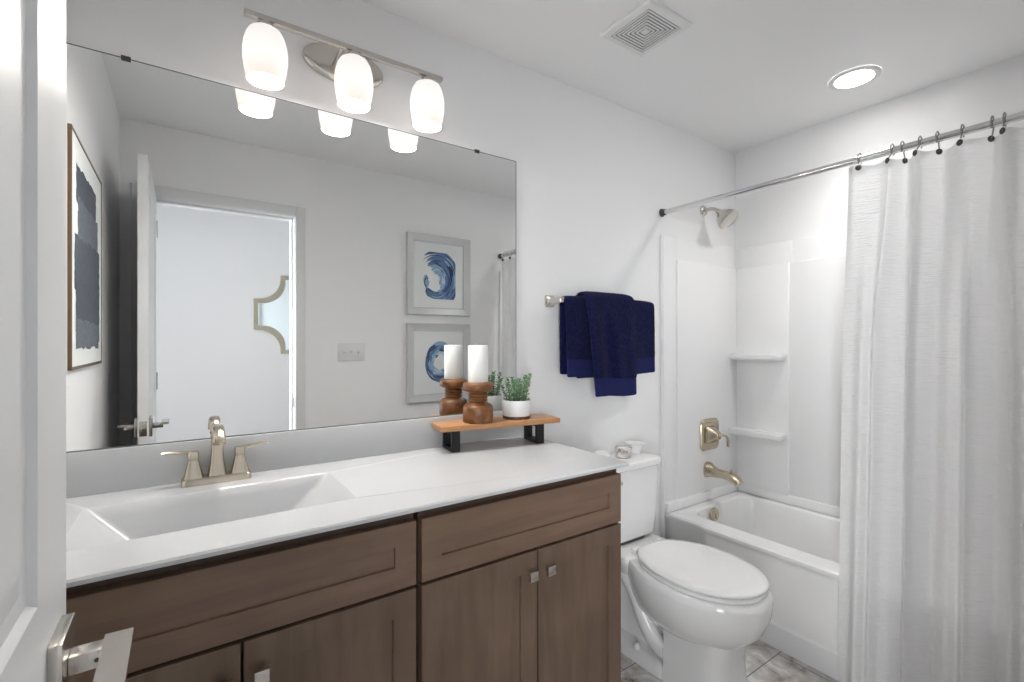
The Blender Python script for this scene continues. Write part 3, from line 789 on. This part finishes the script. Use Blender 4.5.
# deck behind the seat where the tank sits
loft(bm, [rrect(0, -0.155, a, b, 0.04, z, 8) for a, b, z in ((0.10, 0.10, 0.30), (0.130, 0.115, 0.350), (0.150, 0.125, 0.385), (0.152, 0.128, 0.405), (0.147, 0.123, 0.416))])
bowl = TL('bowl', bm, ang=50)
bm = new()
# front pedestal: flat-sided column with a crisp back edge
sec = []
for z, hw, yf, yb in ((0.0, 0.124, -0.670, -0.425), (0.012, 0.124, -0.670, -0.425), (0.06, 0.116, -0.660, -0.425), (0.15, 0.112, -0.655, -0.425), (0.235, 0.120, -0.670, -0.425), (0.29, 0.135, -0.68, -0.425)):
    r = []
    n = 14
    for i in range(n + 1):
        a = PI + PI * i / n
        p = 3.0; c, s = math.cos(a), math.sin(a)
        c = math.copysign(abs(c) ** (2 / p), c); s = -abs(s) ** (2 / p)
        ym = yf + hw * 0.95
        r.append((hw * c, ym + (ym - yf) * s, z))
    r.append((hw, yb, z)); r.append((0, yb + 0.004, z)); r.append((-hw, yb, z))
    sec.append(r)
loft(bm, sec)
TL('pedestal', bm, ang=35)
bm = new()
# low rear foot
loft(bm, [rrect(0, -0.26, a, b, 0.05, z, 8) for a, b, z in ((0.124, 0.185, 0.0), (0.124, 0.185, 0.030), (0.117, 0.178, 0.045), (0.100, 0.168, 0.054))])
# inner web
loft(bm, [rrect(0, -0.27, a, b, 0.03, z, 8) for a, b, z in ((0.060, 0.165, 0.05), (0.060, 0.160, 0.20), (0.085, 0.150, 0.36))])
TL('foot', bm)
bm = new()
for s in (-1, 1):
    P = bez((s * 0.088, -0.42, 0.10), (s * 0.092, -0.36, 0.10), (s * 0.090, -0.33, 0.16), (s * 0.090, -0.30, 0.21), 8) + bez((s * 0.090, -0.30, 0.21), (s * 0.088, -0.255, 0.31), (s * 0.088, -0.18, 0.37), (s * 0.088, -0.14, 0.28), 8)[1:] + bez((s * 0.088, -0.14, 0.28), (s * 0.085, -0.115, 0.2), (s * 0.08, -0.115, 0.12), (s * 0.075, -0.12, 0.05), 6)[1:]
    tube(bm, P, 0.036, 14)
TL('trapway', bm, ang=60)
for s in (-1, 1):
    bm = new(); loft(bm, [circ(s * 0.108, -0.29, z, r, n=16) for r, z in ((0.014, 0.050), (0.014, 0.062), (0.009, 0.070), (0.003, 0.072))]); TL('bolt_cap', bm)
bm = new()
loft(bm, [egg(-0.743, -0.262, 0.184, 0.4105), egg(-0.748, -0.260, 0.188, 0.415), egg(-0.748, -0.260, 0.188, 0.424), egg(-0.743, -0.262, 0.184, 0.4285)])
TL('seat', bm, ang=50)
bm = new()
loft(bm, [egg(-0.745, -0.262, 0.185, 0.4315), egg(-0.750, -0.260, 0.190, 0.435), egg(-0.750, -0.260, 0.190, 0.4405), egg(-0.743, -0.264, 0.184, 0.4455), egg(-0.71, -0.285, 0.158, 0.4485), egg(-0.60, -0.36, 0.06, 0.450)])
TL('lid', bm, ang=60)
for s in (-1, 1):
    bm = new(); box(bm, s * 0.070 - 0.020, s * 0.070 + 0.020, -0.266, -0.242, 0.4165, 0.438, 0.005); TL('hinge', bm, M['plastic'])
# small things on the tank lid
ZT = 0.7748
sd = tag(link('soap_dish', (lambda b: (lathe(b, [(0.030, 0), (0.036, 0.004), (0.041, 0.014), (0.036, 0.024), (0.022, 0.031), (0.004, 0.033)], n=30), b)[1])(new()), M['bowl'], ang=60), 'small round white covered dish on the tank lid, nearest the vanity', 'dish')
sd.location = (TX - 0.078, -0.060, ZT)
cj = thing('patterned_jar', (TX + 0.022, -0.100, ZT), 'small speckled beige jar in the middle of the tank lid', 'jar')
def speck():
    m = bpy.data.materials.new('speckled_glaze'); m.use_nodes = True
    nt = m.node_tree; N = nt.nodes; L = nt.links; b = N['Principled BSDF']
    tc = N.new('ShaderNodeTexCoord'); v = N.new('ShaderNodeTexVoronoi'); v.inputs['Scale'].default_value = 70
    r = N.new('ShaderNodeValToRGB'); e = r.color_ramp.elements
    e[0].color = (0.24, 0.22, 0.20, 1); e[0].position = 0.2; e[1].color = (0.66, 0.62, 0.59, 1); e[1].position = 0.6
    L.new(tc.outputs['Object'], v.inputs['Vector']); L.new(v.outputs['Color'], r.inputs[0]); L.new(r.outputs[0], b.inputs['Base Color']); b.inputs['Roughness'].default_value = .4
    return m
bm = new(); lathe(bm, [(0.031, 0), (0.036, 0.003), (0.0385, 0.043), (0.0365, 0.045), (0.0345, 0.045), (0.033, 0.026)], n=30, cap1=True); link('jar_body', bm, speck(), cj, ang=50)
bm = new(); lathe(bm, [(0.0320, 0.027), (0.0325, 0.038), (0.002, 0.039)], n=24); link('wax', bm, M['candle'], cj)
bw = thing('small_bowl', (TX + 0.122, -0.085, ZT), 'small flared white bowl at the tub end of the tank lid', 'bowl')
bm = new(); lathe(bm, [(0.022, 0), (0.024, 0.004), (0.030, 0.020), (0.042, 0.042), (0.048, 0.050), (0.046, 0.050), (0.039, 0.041), (0.026, 0.018), (0.012, 0.008)], n=36); link('bowl_body', bm, M['bowl'], bw, ang=60)

# ------------------------------------------------------------------ bathtub and surround
TB0, TB1, TY0, TY1 = 2.062, XR - 0.002, YF + 0.002, -0.002
tc_ = Vector(((TB0 + TB1) / 2, (TY0 + TY1) / 2, 0))
tub = thing('bathtub', tuple(tc_), 'white alcove bathtub with flat apron along the right wall', 'bathtub')
hx, hy = (TB1 - TB0) / 2, (TY1 - TY0) / 2
ZR = 0.415
icx, icy = (2.165 + 2.682) / 2 - tc_.x, (-0.095 - 1.44) / 2 - tc_.y
ihx, ihy = (2.682 - 2.165) / 2, (1.44 - 0.095) / 2
bm = new()
loft(bm, [rrect(0.004, 0, hx - 0.004, hy, 0.004, 0.0, 8), rrect(0.004, 0, hx - 0.004, hy, 0.004, 0.095, 8), rrect(0.010, 0, hx - 0.010, hy, 0.004, 0.105, 8), rrect(0.010, 0, hx - 0.010, hy, 0.004, ZR - 0.030, 8),
          rrect(0, 0, hx, hy, 0.006, ZR - 0.022, 8), rrect(0, 0, hx, hy, 0.008, ZR - 0.008, 8), rrect(0, 0, hx - 0.007, hy - 0.004, 0.008, ZR, 8),
          rrect(icx, icy, ihx + 0.010, ihy + 0.010, 0.10, ZR, 8), rrect(icx, icy, ihx, ihy, 0.095, ZR - 0.008, 8), rrect(icx, icy, ihx - 0.012, ihy - 0.012, 0.09, ZR - 0.06, 8),
          rrect(icx, icy, ihx - 0.035, ihy - 0.05, 0.09, 0.13, 8), rrect(icx, icy, ihx - 0.065, ihy - 0.10, 0.08, 0.085, 8), rrect(icx, icy, ihx - 0.12, ihy - 0.2, 0.05, 0.078, 8)])
link('tub_shell', bm, M['acrylic'], tub, ang=35)
bm = new(); vs = loft(bm, [circ(0, 0, z, r, n=32) for r, z in ((0.034, 0), (0.036, 0.004), (0.034, 0.010), (0.026, 0.013), (0.006, 0.014))])
box(bm, -0.004, 0.004, -0.022, 0.005, 0.011, 0.017, 0.0015)
bmesh.ops.transform(bm, matrix=Matrix.Translation((2.352 - tc_.x, -0.111 - tc_.y, 0.374)) @ Matrix.Rotation(PI / 2 + math.radians(-6), 4, 'X'), verts=bm.verts)
link('overflow_plate', bm, M['champagne'], tub)
bm = new(); loft(bm, [circ(icx, 0.48, z, r, n=24) for r, z in ((0.028, 0.079), (0.028, 0.083), (0.018, 0.085))]); link('drain', bm, M['champagne'], tub)

ss = thing('shower_surround', (XR, -0.775, ZR), 'white moulded shower surround panels above the bathtub', 'shower wall')
si = Matrix.Translation(-Vector(ss.location))
def SL(name, bm, ang=35):
    bmesh.ops.transform(bm, matrix=si, verts=bm.verts); return link(name, bm, M['acrylic'], ss, ang=ang)
SX = 2.046
def end_panel(sg):
    """sg=+1: against wall_back, -1: against wall_front"""
    bm = new(); y = lambda d: (-0.001 - d) if sg > 0 else (YF + 0.001 + d)
    def b(x0, x1, d0, d1, z0, z1, bev=0.0):
        a, c = sorted((y(d0), y(d1))); box(bm, x0, x1, a, c, z0, z1, bev)
    b(SX + .001, XR - 0.002, 0, 0.011, ZR + 0.001, 1.857)               # thin upper sheet
    b(SX, 2.0605, 0, 0.022, 0.02, ZR + 0.006, 0.003)      # outer flange down the wall beside the tub
    b(SX, 2.066, 0, 0.022, ZR + 0.001, 1.857, 0.004)
    b(2.060, 2.165, 0, 0.020, ZR + 0.03, 1.853, 0.005)   # front stile
    b(2.150, XR - 0.003, 0, 0.032, ZR + 0.048, 1.735, 0.008)   # main field with the ledge on top
    b(2.058, XR - 0.003, 0, 0.040, ZR + 0.001, ZR + 0.052, 0.006)
    SL('end_panel', bm)
end_panel(1); end_panel(-1)
bm = new(); x = lambda d: XR - 0.001 - d
def bb_(d0, d1, y0, y1, z0, z1, bev=0.0): box(bm, x(d1), x(d0), y0, y1, z0, z1, bev)
Y0_, Y1_ = YF + 0.008, -0.008
bb_(0, 0.014, Y0_, Y1_, ZR + 0.001, 1.855, 0.003)
bb_(0, 0.038, Y0_ + .02, Y1_ - .02, ZR + 0.001, ZR + 0.052, 0.006)
bb_(0, 0.040, -0.330, -0.028, ZR + 0.045, 1.735, 0.008)      # corner shelf column
bb_(0, 0.040, Y0_ + .02, -1.22, ZR + 0.045, 1.735, 0.008)
bb_(0, 0.030, -1.225, -0.325, ZR + 0.045, 1.7345, 0.006)
bb_(0, 0.017, -0.335, -0.02, 1.73, 1.855, 0.002)
SL('back_panel', bm)
for z in (0.800, 1.236):
    for sg in (1, -1):
        ya, yb = (-0.322, -0.012) if sg > 0 else (-1.538, -1.23)
        bm = new(); cyy = (ya + yb) / 2; hyy = (yb - ya) / 2
        loft(bm, [rrect(XR - 0.072, cyy, a, hyy - o, 0.03, zz, 8) for a, o, zz in ((0.034, 0.012, z - 0.040), (0.044, 0.004, z - 0.030), (0.046, 0.0, z - 0.012), (0.044, 0.003, z - 0.002), (0.036, 0.010, z), (0.026, 0.02, z - 0.004))])
        SL('shelf', bm)

# shower fittings
sh = thing('shower_sprayer', (2.423, -0.001, 2.042), 'brushed nickel shower head and arm high on the shower wall', 'shower head')
bm = new(); loft(bm, [circ(0, 0, y, r, n=28, plane='xz') for r, y in ((0.030, 0), (0.030, -0.003), (0.024, -0.010), (0.011, -0.013))]); link('flange', bm, M['nickel'], sh)
bm = new(); P = bez((0, -0.008, 0), (0, -0.05, 0.004), (0, -0.075, 0.000), (0, -0.098, -0.032), 12); tube(bm, P, 0.0095, 14); link('arm', bm, M['nickel'], sh, ang=60)
bm = new(); vs = lathe(bm, [(0.013, 0.008), (0.015, -0.006), (0.022, -0.018), (0.038, -0.038), (0.052, -0.062), (0.059, -0.078), (0.059, -0.085), (0.055, -0.089), (0.050, -0.085), (0.010, -0.085)], n=36)
xform(vs, Matrix.Translation((0, -0.092, -0.024)) @ Matrix.Rotation(math.radians(-46), 4, 'X'))
hd = link('spray_head', bm, M['nickel'], sh, ang=40)
vv = thing('shower_valve', (2.428, -0.034, 0.783), 'champagne nickel shower valve plate with lever above the tub spout', 'faucet')
bm = new(); loft(bm, [[(a, y, b) for a, y, b in rrect(0, 0, hxx, hzz, rr, y, 8, 'xz')] for hxx, hzz, rr, y in ((0.086, 0.088, 0.034, 0), (0.086, 0.088, 0.034, -0.004), (0.082, 0.084, 0.034, -0.010), (0.068, 0.070, 0.03, -0.012), (0.063, 0.065, 0.03, -0.008))])
link('plate', bm, M['champagne'], vv, ang=30)
bm = new(); loft(bm, [rrect(0, 0.0, a, b, 0.012, y, 6, 'xz') for a, b, y in ((0.044, 0.048, -0.008), (0.040, 0.044, -0.020), (0.024, 0.026, -0.042), (0.020, 0.022, -0.060), (0.017, 0.018, -0.064))]); link('hub', bm, M['champagne'], vv, ang=30)
bm = new()
P = [(0, -0.055, 0.0), (0.018, -0.074, 0.004), (0.036, -0.086, -0.004), (0.044, -0.088, -0.028), (0.045, -0.087, -0.060)]
tube(bm, P, [0.010, 0.009, 0.0085, 0.009, 0.010], 12, r2=[0.010, 0.007, 0.007, 0.007, 0.006]); link('lever', bm, M['champagne'], vv, ang=60)
sp = thing('tub_spout', (2.412, -0.034, 0.588), 'champagne nickel bathtub spout with diverter knob', 'faucet')
bm = new()
path = [(0, 0.0, 0), (0, -0.012, 0), (0, -0.030, -0.003), (0, -0.060, -0.008), (0, -0.095, -0.006), (0, -0.135, -0.008), (0, -0.165, -0.019), (0, -0.187, -0.037)]
R1 = [0.036, 0.035, 0.028, 0.023, 0.024, 0.027, 0.028, 0.028]
R2 = [0.044, 0.042, 0.032, 0.024, 0.021, 0.022, 0.022, 0.021]
rings = []
for (p, t, s, u), a, b in zip(frames(path), R1, R2):
    rings.append([tuple(p + s * a * math.copysign(abs(math.cos(q)) ** .7, math.cos(q)) + u * b * math.copysign(abs(math.sin(q)) ** .7, math.sin(q))) for q in [2 * PI * k / 24 for k in range(24)]])
loft(bm, rings); link('spout_body', bm, M['champagne'], sp, ang=50)
bm = new(); lathe(bm, [(0.003, -0.012), (0.003, 0.018), (0.007, 0.020), (0.007, 0.026), (0.003, 0.028)], 0, -0.140, 14); link('diverter_knob', bm, M['champagne'], sp)

# ------------------------------------------------------------------ curtain rod, rings, curtain
RX, RZ = 2.058, 1.974
rd = thing('curtain_rod', (RX, -0.775, RZ), 'chrome shower curtain rod spanning the front of the tub', 'curtain rod')
bm = new(); tube(bm, [(0, -0.765, 0), (0, 0.765, 0)], 0.0125, 20); link('rod', bm, M['chrome'], rd, ang=60)
for s in (1, -1):
    bm = new(); tube(bm, [(0, s * 0.7735, 0), (0, s * 0.768, 0), (0, s * 0.764, 0), (0, s * 0.750, 0)], [0.021, 0.021, 0.0165, 0.0155], 20); link('end_flange', bm, M['darkmetal'], rd)
# grommet positions along the rod, and where each ring sits on the rod
GY = [-0.893, -0.979, -1.013, -1.057, -1.106, -1.166, -1.230, -1.263, -1.325, -1.37, -1.43, -1.475]
RY = [-0.885, -0.985, -1.013, -1.062, -1.106, -1.168, -1.237, -1.263, -1.33, -1.372, -1.43, -1.475]
GX = [-0.030, -0.024, 0.024, -0.028, 0.022, -0.024, 0.026, -0.030, 0.026, -0.026, 0.026, -0.02]
cur = thing('shower_curtain', (RX, -1.18, 0.04), 'long white textured shower curtain hanging outside the tub', 'curtain')
NU, NV = 420, 70
ZG = 1.934; ZTOP = 1.948; ZBOT = 0.035
us = [0.0] + [(i + .55) / 11.9 for i in range(12)] + [1.0]
ys = [-0.855] + GY + [-1.492]; xs = [-0.010] + GX + [0.0]
def interp(u, A, smooth=True):
    for i in range(len(us) - 1):
        if u <= us[i + 1]:
            f = (u - us[i]) / (us[i + 1] - us[i])
            if smooth: f = (1 - math.cos(PI * f)) / 2
            return A[i] * (1 - f) + A[i + 1] * f, i, (u - us[i]) / (us[i + 1] - us[i])
    return A[-1], len(us) - 2, 1.0
# lower folds: broad
def fold(u, d):
    a = 0.5 * math.sin(2 * PI * u * 5.0 + 0.6 + 0.5 * d) + 0.32 * math.sin(2 * PI * u * 8.3 + 2.1 - 0.9 * d) + 0.2 * math.sin(2 * PI * u * 13.7 + 4.0 + 1.2 * d)
    return a
def cloth(u, d):
    x, seg, f = interp(u, xs); y, _, _ = interp(u, ys, False)
    sag = 4 * f * (1 - f) * (0.012 if 0 < seg < len(us) - 2 else 0.0)
    bulge = math.sin(PI * f) * (0.014 if seg % 2 else -0.012)
    top = (1 - min(1, d / 0.35)); top = top * top * (3 - 2 * top)
    w = fold(u, d)
    xx = (x + bulge) * (0.30 + 0.70 * top) + w * (0.030 + 0.020 * d) * (1 - 0.8 * top)
    xx += (-0.026 - 0.040 * d) * (1 - 0.75 * top)
    yy = y * (1 - 0.55 * (1 - top)) + (-0.845 - 0.645 * u) * 0.55 * (1 - top)
    yy += 0.010 * (1 - top) * math.cos(2 * PI * u * 5.0 + 1.2) + 0.018 * d * (1 - u) ** 2
    z = ZTOP - sag * (1 - min(1, d * 6)) - d * (ZTOP - ZBOT)
    return xx, yy, z
bm = new(); g = []
for k in range(NV + 1):
    row = []
    for i in range(NU + 1):
        xx, yy, z = cloth(i / NU, k / NV)
        row.append(bm.verts.new((xx, yy + 1.18, z - 0.04)))
    g.append(row)
for k in range(NV):
    for i in range(NU): bm.faces.new((g[k][i], g[k][i + 1], g[k + 1][i + 1], g[k + 1][i]))
link('fabric', bm, M['curtain'], cur, ang=180)
GP = [cloth(us[i + 1], (ZTOP - ZG) / (ZTOP - ZBOT)) for i in range(12)]
for i, (gx, gy, gz) in enumerate(GP):
    (xa, ya, _), (xb, yb, _) = cloth(us[i + 1] - .006, 0.007), cloth(us[i + 1] + .006, 0.007)
    nrm = Vector((-(ya - yb), xa - xb, 0)).normalized()
    if nrm.x > 0: nrm = -nrm
    rot = nrm.to_track_quat('Z', 'Y').to_matrix().to_4x4()
    for sd_ in (1, -1):
        bm = new(); vs = lathe(bm, [(0.0020, 0.0016), (0.0045, 0.0024), (0.0075, 0.0028), (0.0096, 0.0014), (0.0100, 0.0)], n=18, cap0=True, cap1=False)
        bmesh.ops.transform(bm, matrix=Matrix.Translation((gx, gy + 1.18, gz - 0.04)) @ rot @ (Matrix.Identity(4) if sd_ > 0 else Matrix.Rotation(PI, 4, 'X')), verts=bm.verts)
        link('grommet', bm, M['darkmetal'], cur)
for i, (ry, (gx, gy, gz)) in enumerate(zip(RY, GP)):
    r = thing('curtain_ring', (RX, ry, RZ), 'thin metal curtain ring hooking the white shower curtain to the rod', 'curtain ring', group='curtain rings on the shower rod')
    bm = new(); P = []
    sg = -1 if gx < 0 else 1
    for q in range(15):
        a = math.radians(250 - q * 22) if sg > 0 else math.radians(-70 + q * 22)
        P.append((0.0195 * math.cos(a), (gy - ry) * 0.1, 0.0195 * math.sin(a) + 0.004))
    a0 = Vector(P[-1]); e = Vector((gx, gy - ry, ZG - RZ))
    if (Vector(P[0]) - e).length < (a0 - e).length: P = P[::-1]; a0 = Vector(P[-1])
    P += [tuple(a0.lerp(e, .5) + Vector((sg * 0.003, 0, 0))), tuple(e)]
    tube(bm, P, 0.0022, 8)
    link('hook', bm, M['ring'], r, ang=60)

# ------------------------------------------------------------------ things on the wall opposite the mirror (seen in it)
def swirl(bm, cx, cz, w, h, y, seed, kind):
    """brush strokes laid as raised ribbons, clipped to the sheet"""
    rnd = random.Random(seed)
    n = 330 if kind == 0 else 170
    for i in range(n):
        if kind == 0:
            c = (cx - 0.10 * w, cz - 0.07 * h + rnd.uniform(-.03, .03) * h); rr = rnd.random(); rad = 0.14 + 0.62 * rr
            a0 = rnd.uniform(-100, 70) if rr > .3 else rnd.uniform(-60, 60); ln = rnd.uniform(25, 75)
            if i % 9 == 0: a0 = rnd.uniform(210, 250); rad = rnd.uniform(.38, .5); rr = .8
            if i % 14 == 0: a0 = rnd.uniform(165, 185); rad = rnd.uniform(.30, .40); ln = 30; rr = .8
        else:
            c = (cx + 0.02 * w, cz + rnd.uniform(-.03, .03) * h); rr = rnd.random(); rad = 0.24 + 0.26 * rr
            a0 = rnd.uniform(30, 330); ln = rnd.uniform(30, 90)
        wd = rnd.uniform(0.012, 0.045) * w * 1.3
        tone = rnd.choice([1, 2, 2, 3, 3, 3, 4]) if rr > .35 else rnd.choice([3, 4, 4, 5])
        pts = []
        m = 12
        for q in range(m + 1):
            t = q / m; a = math.radians(a0 + ln * t)
            tw = wd * math.sin(PI * min(.97, max(.03, t))) ** .6
            for s in (-1, 1):
                R = rad + s * tw / w / 1.0
                px = c[0] + R * w * .92 * math.cos(a); pz = c[1] + R * h * .80 * math.sin(a)
                pts.append((min(max(px, cx - w / 2), cx + w / 2), min(max(pz, cz - h / 2), cz + h / 2)))
        yy = y + 0.0002 + 0.000008 * i
        v = [bm.verts.new((p, yy, z)) for p, z in pts]
        for q in range(m):
            f = bm.faces.new((v[2 * q], v[2 * q + 1], v[2 * q + 3], v[2 * q + 2])); f.material_index = tone - 1
blues = [mat('paint_navy', (0.018, 0.035, 0.10), .7), mat('paint_indigo', (0.045, 0.085, 0.20), .7), mat('paint_blue', (0.11, 0.20, 0.36), .7), mat('paint_sky', (0.28, 0.42, 0.58), .7), mat('paint_pale', (0.50, 0.62, 0.72), .7)]
def picture(z0, z1, kind, label):
    x0, x1 = 1.275, 1.772
    cx, cz = (x0 + x1) / 2, (z0 + z1) / 2; hx, hz = (x1 - x0) / 2, (z1 - z0) / 2
    p = thing('framed_picture', (cx, YF + 0.001, cz), label, 'picture', group=None)
    bm = new()
    def rg(o, y): return [(-hx + o, y, -hz + o), (hx - o, y, -hz + o), (hx - o, y, hz - o), (-hx + o, y, hz - o)]
    loft(bm, [rg(0, 0), rg(0, 0.026), rg(0.004, 0.030), rg(0.046, 0.016), rg(0.050, 0.018), rg(0.054, 0.012), rg(0.054, 0.006)], cap1=False)
    link('frame', bm, M['silverframe'], p, ang=12)
    bm = new(); box(bm, -hx + 0.052, hx - 0.052, 0.002, 0.008, -hz + 0.052, hz - 0.052); link('mat_board', bm, M['mat'], p, smooth=False)
    bm = new(); swirl(bm, 0.005, 0.0, 0.255, 0.335, 0.0082, 11 + kind, kind)
    link('painting', bm, None, p, smooth=False, mats=blues)
picture(1.492, 2.062, 0, 'silver framed blue wave brushstroke print, upper of two in the mirror')
picture(0.875, 1.433, 1, 'silver framed blue ring brushstroke print, lower of two in the mirror')
sw = thing('light_switch_plate', (0.902, YF + 0.0005, 1.235), 'white three-toggle switch plate on the wall beside the doorway', 'light switch')
bm = new(); loft(bm, [rrect(0, 0, a, b, 0.004, y, 4, 'xz') for a, b, y in ((0.086, 0.058, 0), (0.086, 0.058, 0.003), (0.083, 0.055, 0.006))]); link('plate', bm, M['plastic'], sw)
for k, x in enumerate((-0.046, 0, 0.046)):
    bm = new(); box(bm, x - 0.006, x + 0.006, 0.005, 0.008, -0.013, 0.013, 0.001)
    u = 1 if k == 1 else -1
    loft(bm, [[(x - .0045, .006, -u * .006), (x + .0045, .006, -u * .006), (x + .0045, .006, u * .006), (x - .0045, .006, u * .006)], [(x - .0035, .018, u * .004), (x + .0035, .018, u * .004), (x + .0035, .017, u * .011), (x - .0035, .017, u * .011)]])
    link('toggle', bm, M['plastic'], sw)
# art on the left wall
ar = thing('abstract_art', (XL + 0.0005, -0.512, 1.565), 'bronze-framed abstract print of dark slate blocks on the left wall', 'picture')
hy_, hz_ = 0.302, 0.345
bm = new()
def ag(o, x): return [(x, -hy_ + o, -hz_ + o), (x, hy_ - o, -hz_ + o), (x, hy_ - o, hz_ - o), (x, -hy_ + o, hz_ - o)]
loft(bm, [ag(0, 0), ag(0, 0.009), ag(0.008, 0.009), ag(0.008, 0.0075)], cap1=False); link('frame', bm, M['bronze'], ar, ang=20)
bm = new(); box(bm, 0.001, 0.0078, -hy_ + 0.009, hy_ - 0.009, -hz_ + 0.009, hz_ - 0.009); link('mat_board', bm, M['mat'], ar, smooth=False)
slate = [mat('slate_paint', (0.085, 0.10, 0.125), .8, vary=((0.055, 0.065, 0.085), (14, 60, 60), 6)), mat('light_slate_paint', (0.15, 0.17, 0.20), .8, vary=((0.10, 0.115, 0.14), (14, 50, 50), 6)), mat('dark_slate_paint', (0.045, 0.055, 0.075), .8, vary=((0.09, 0.10, 0.12), (14, 120, 120), 6))]
bm = new(); rnd = random.Random(4)
def patch(y0, y1, z0, z1, x, mi):
    n = 14; pts = []
    for i in range(n): pts.append((y0 + (y1 - y0) * i / n, z0 + rnd.uniform(-.006, .006)))
    for i in range(n): pts.append((y1 + rnd.uniform(-.005, .005), z0 + (z1 - z0) * i / n))
    for i in range(n): pts.append((y1 - (y1 - y0) * i / n, z1 + rnd.uniform(-.006, .006)))
    for i in range(n): pts.append((y0 + rnd.uniform(-.005, .005), z1 - (z1 - z0) * i / n))
    bm.faces.new([bm.verts.new((x, a, b)) for a, b in pts]).material_index = mi
X0 = 0.0080
patch(-0.16, 0.225, 0.15, 0.262, X0, 0); patch(-0.20, 0.20, 0.03, 0.17, X0 + .0002, 1); patch(-0.24, 0.02, -0.10, 0.06, X0 + .0004, 0); patch(-0.03, 0.255, -0.11, 0.05, X0 + .0006, 0)
patch(-0.10, 0.235, -0.20, -0.08, X0 + .0008, 2); patch(-0.235, 0.00, -0.265, -0.09, X0 + .001, 0); patch(-0.21, 0.235, -0.285, -0.20, X0 + .0012, 1)
link('painting', bm, None, ar, smooth=False, mats=slate)
# hall mirror with scooped corners
hm = thing('hall_mirror', (0.745, HALL + 0.001, 1.52), 'champagne framed hall mirror with scooped corners, seen through the doorway', 'mirror')
def scallop(w, h, r, y, n=10):
    pts = []
    for qx, qz in ((1, 1), (-1, 1), (-1, -1), (1, -1)):
        arc = []
        for k in range(n + 1):
            a = (PI / 2) * k / n
            arc.append((qx * (w - r * math.cos(a) ) if True else 0, qz * (h - r * math.sin(a))))
        # start on the vertical side for quadrants 1,3
        if qx * qz > 0: pts += [(qx * w, qz * (h - r))] + [(qx * (w - r * math.sin(t)), qz * (h - r * math.cos(t))) for t in [(PI / 2) * k / n for k in range(n + 1)]][0:] + [(qx * (w - r), qz * h)]
        else: pts += [(qx * (w - r), qz * h)] + [(qx * (w - r * math.cos(t)), qz * (h - r * math.sin(t))) for t in [(PI / 2) * k / n for k in range(n + 1)]] + [(qx * w, qz * (h - r))]
    return [(a, y, b) for a, b in pts]
def scoop_poly(w, h, r, step, y, n=12):
    """closed outline, corners scooped by quarter circles centred on the corners, with small square steps"""
    out = []
    for qx, qz in ((1, 1), (-1, 1), (-1, -1), (1, -1)):
        seq = [(w, h - r - step), (w - step, h - r - step)]
        seq = [(w, h - r - step)]
        for k in range(n + 1):
            t = (PI / 2) * k / n
            # centre of scoop at (w, h)
            seq.append((w - step - r * math.sin(t) , h - step - r * math.cos(t)))
        seq.append((w - r - step, h))
        if qx * qz < 0: seq = seq[::-1]
        out += [(qx * a, y, qz * b) for a, b in seq]
    return out
bm = new()
W_, H_, R_ = 0.285, 0.315, 0.165
loft(bm, [scoop_poly(W_, H_, R_, 0.028, 0.0), scoop_poly(W_, H_, R_, 0.028, 0.022), scoop_poly(W_ - 0.030, H_ - 0.030, R_ + 0.004, 0.028, 0.022), scoop_poly(W_ - 0.030, H_ - 0.030, R_ + 0.004, 0.028, 0.008)], cap1=False)
link('frame', bm, M['goldframe'], hm, ang=30)
bm = new(); bm.faces.new([bm.verts.new(p) for p in scoop_poly(W_ - 0.028, H_ - 0.028, R_ + 0.004, 0.028, 0.010)]); link('glass', bm, M['hallmirror'], hm, smooth=False)
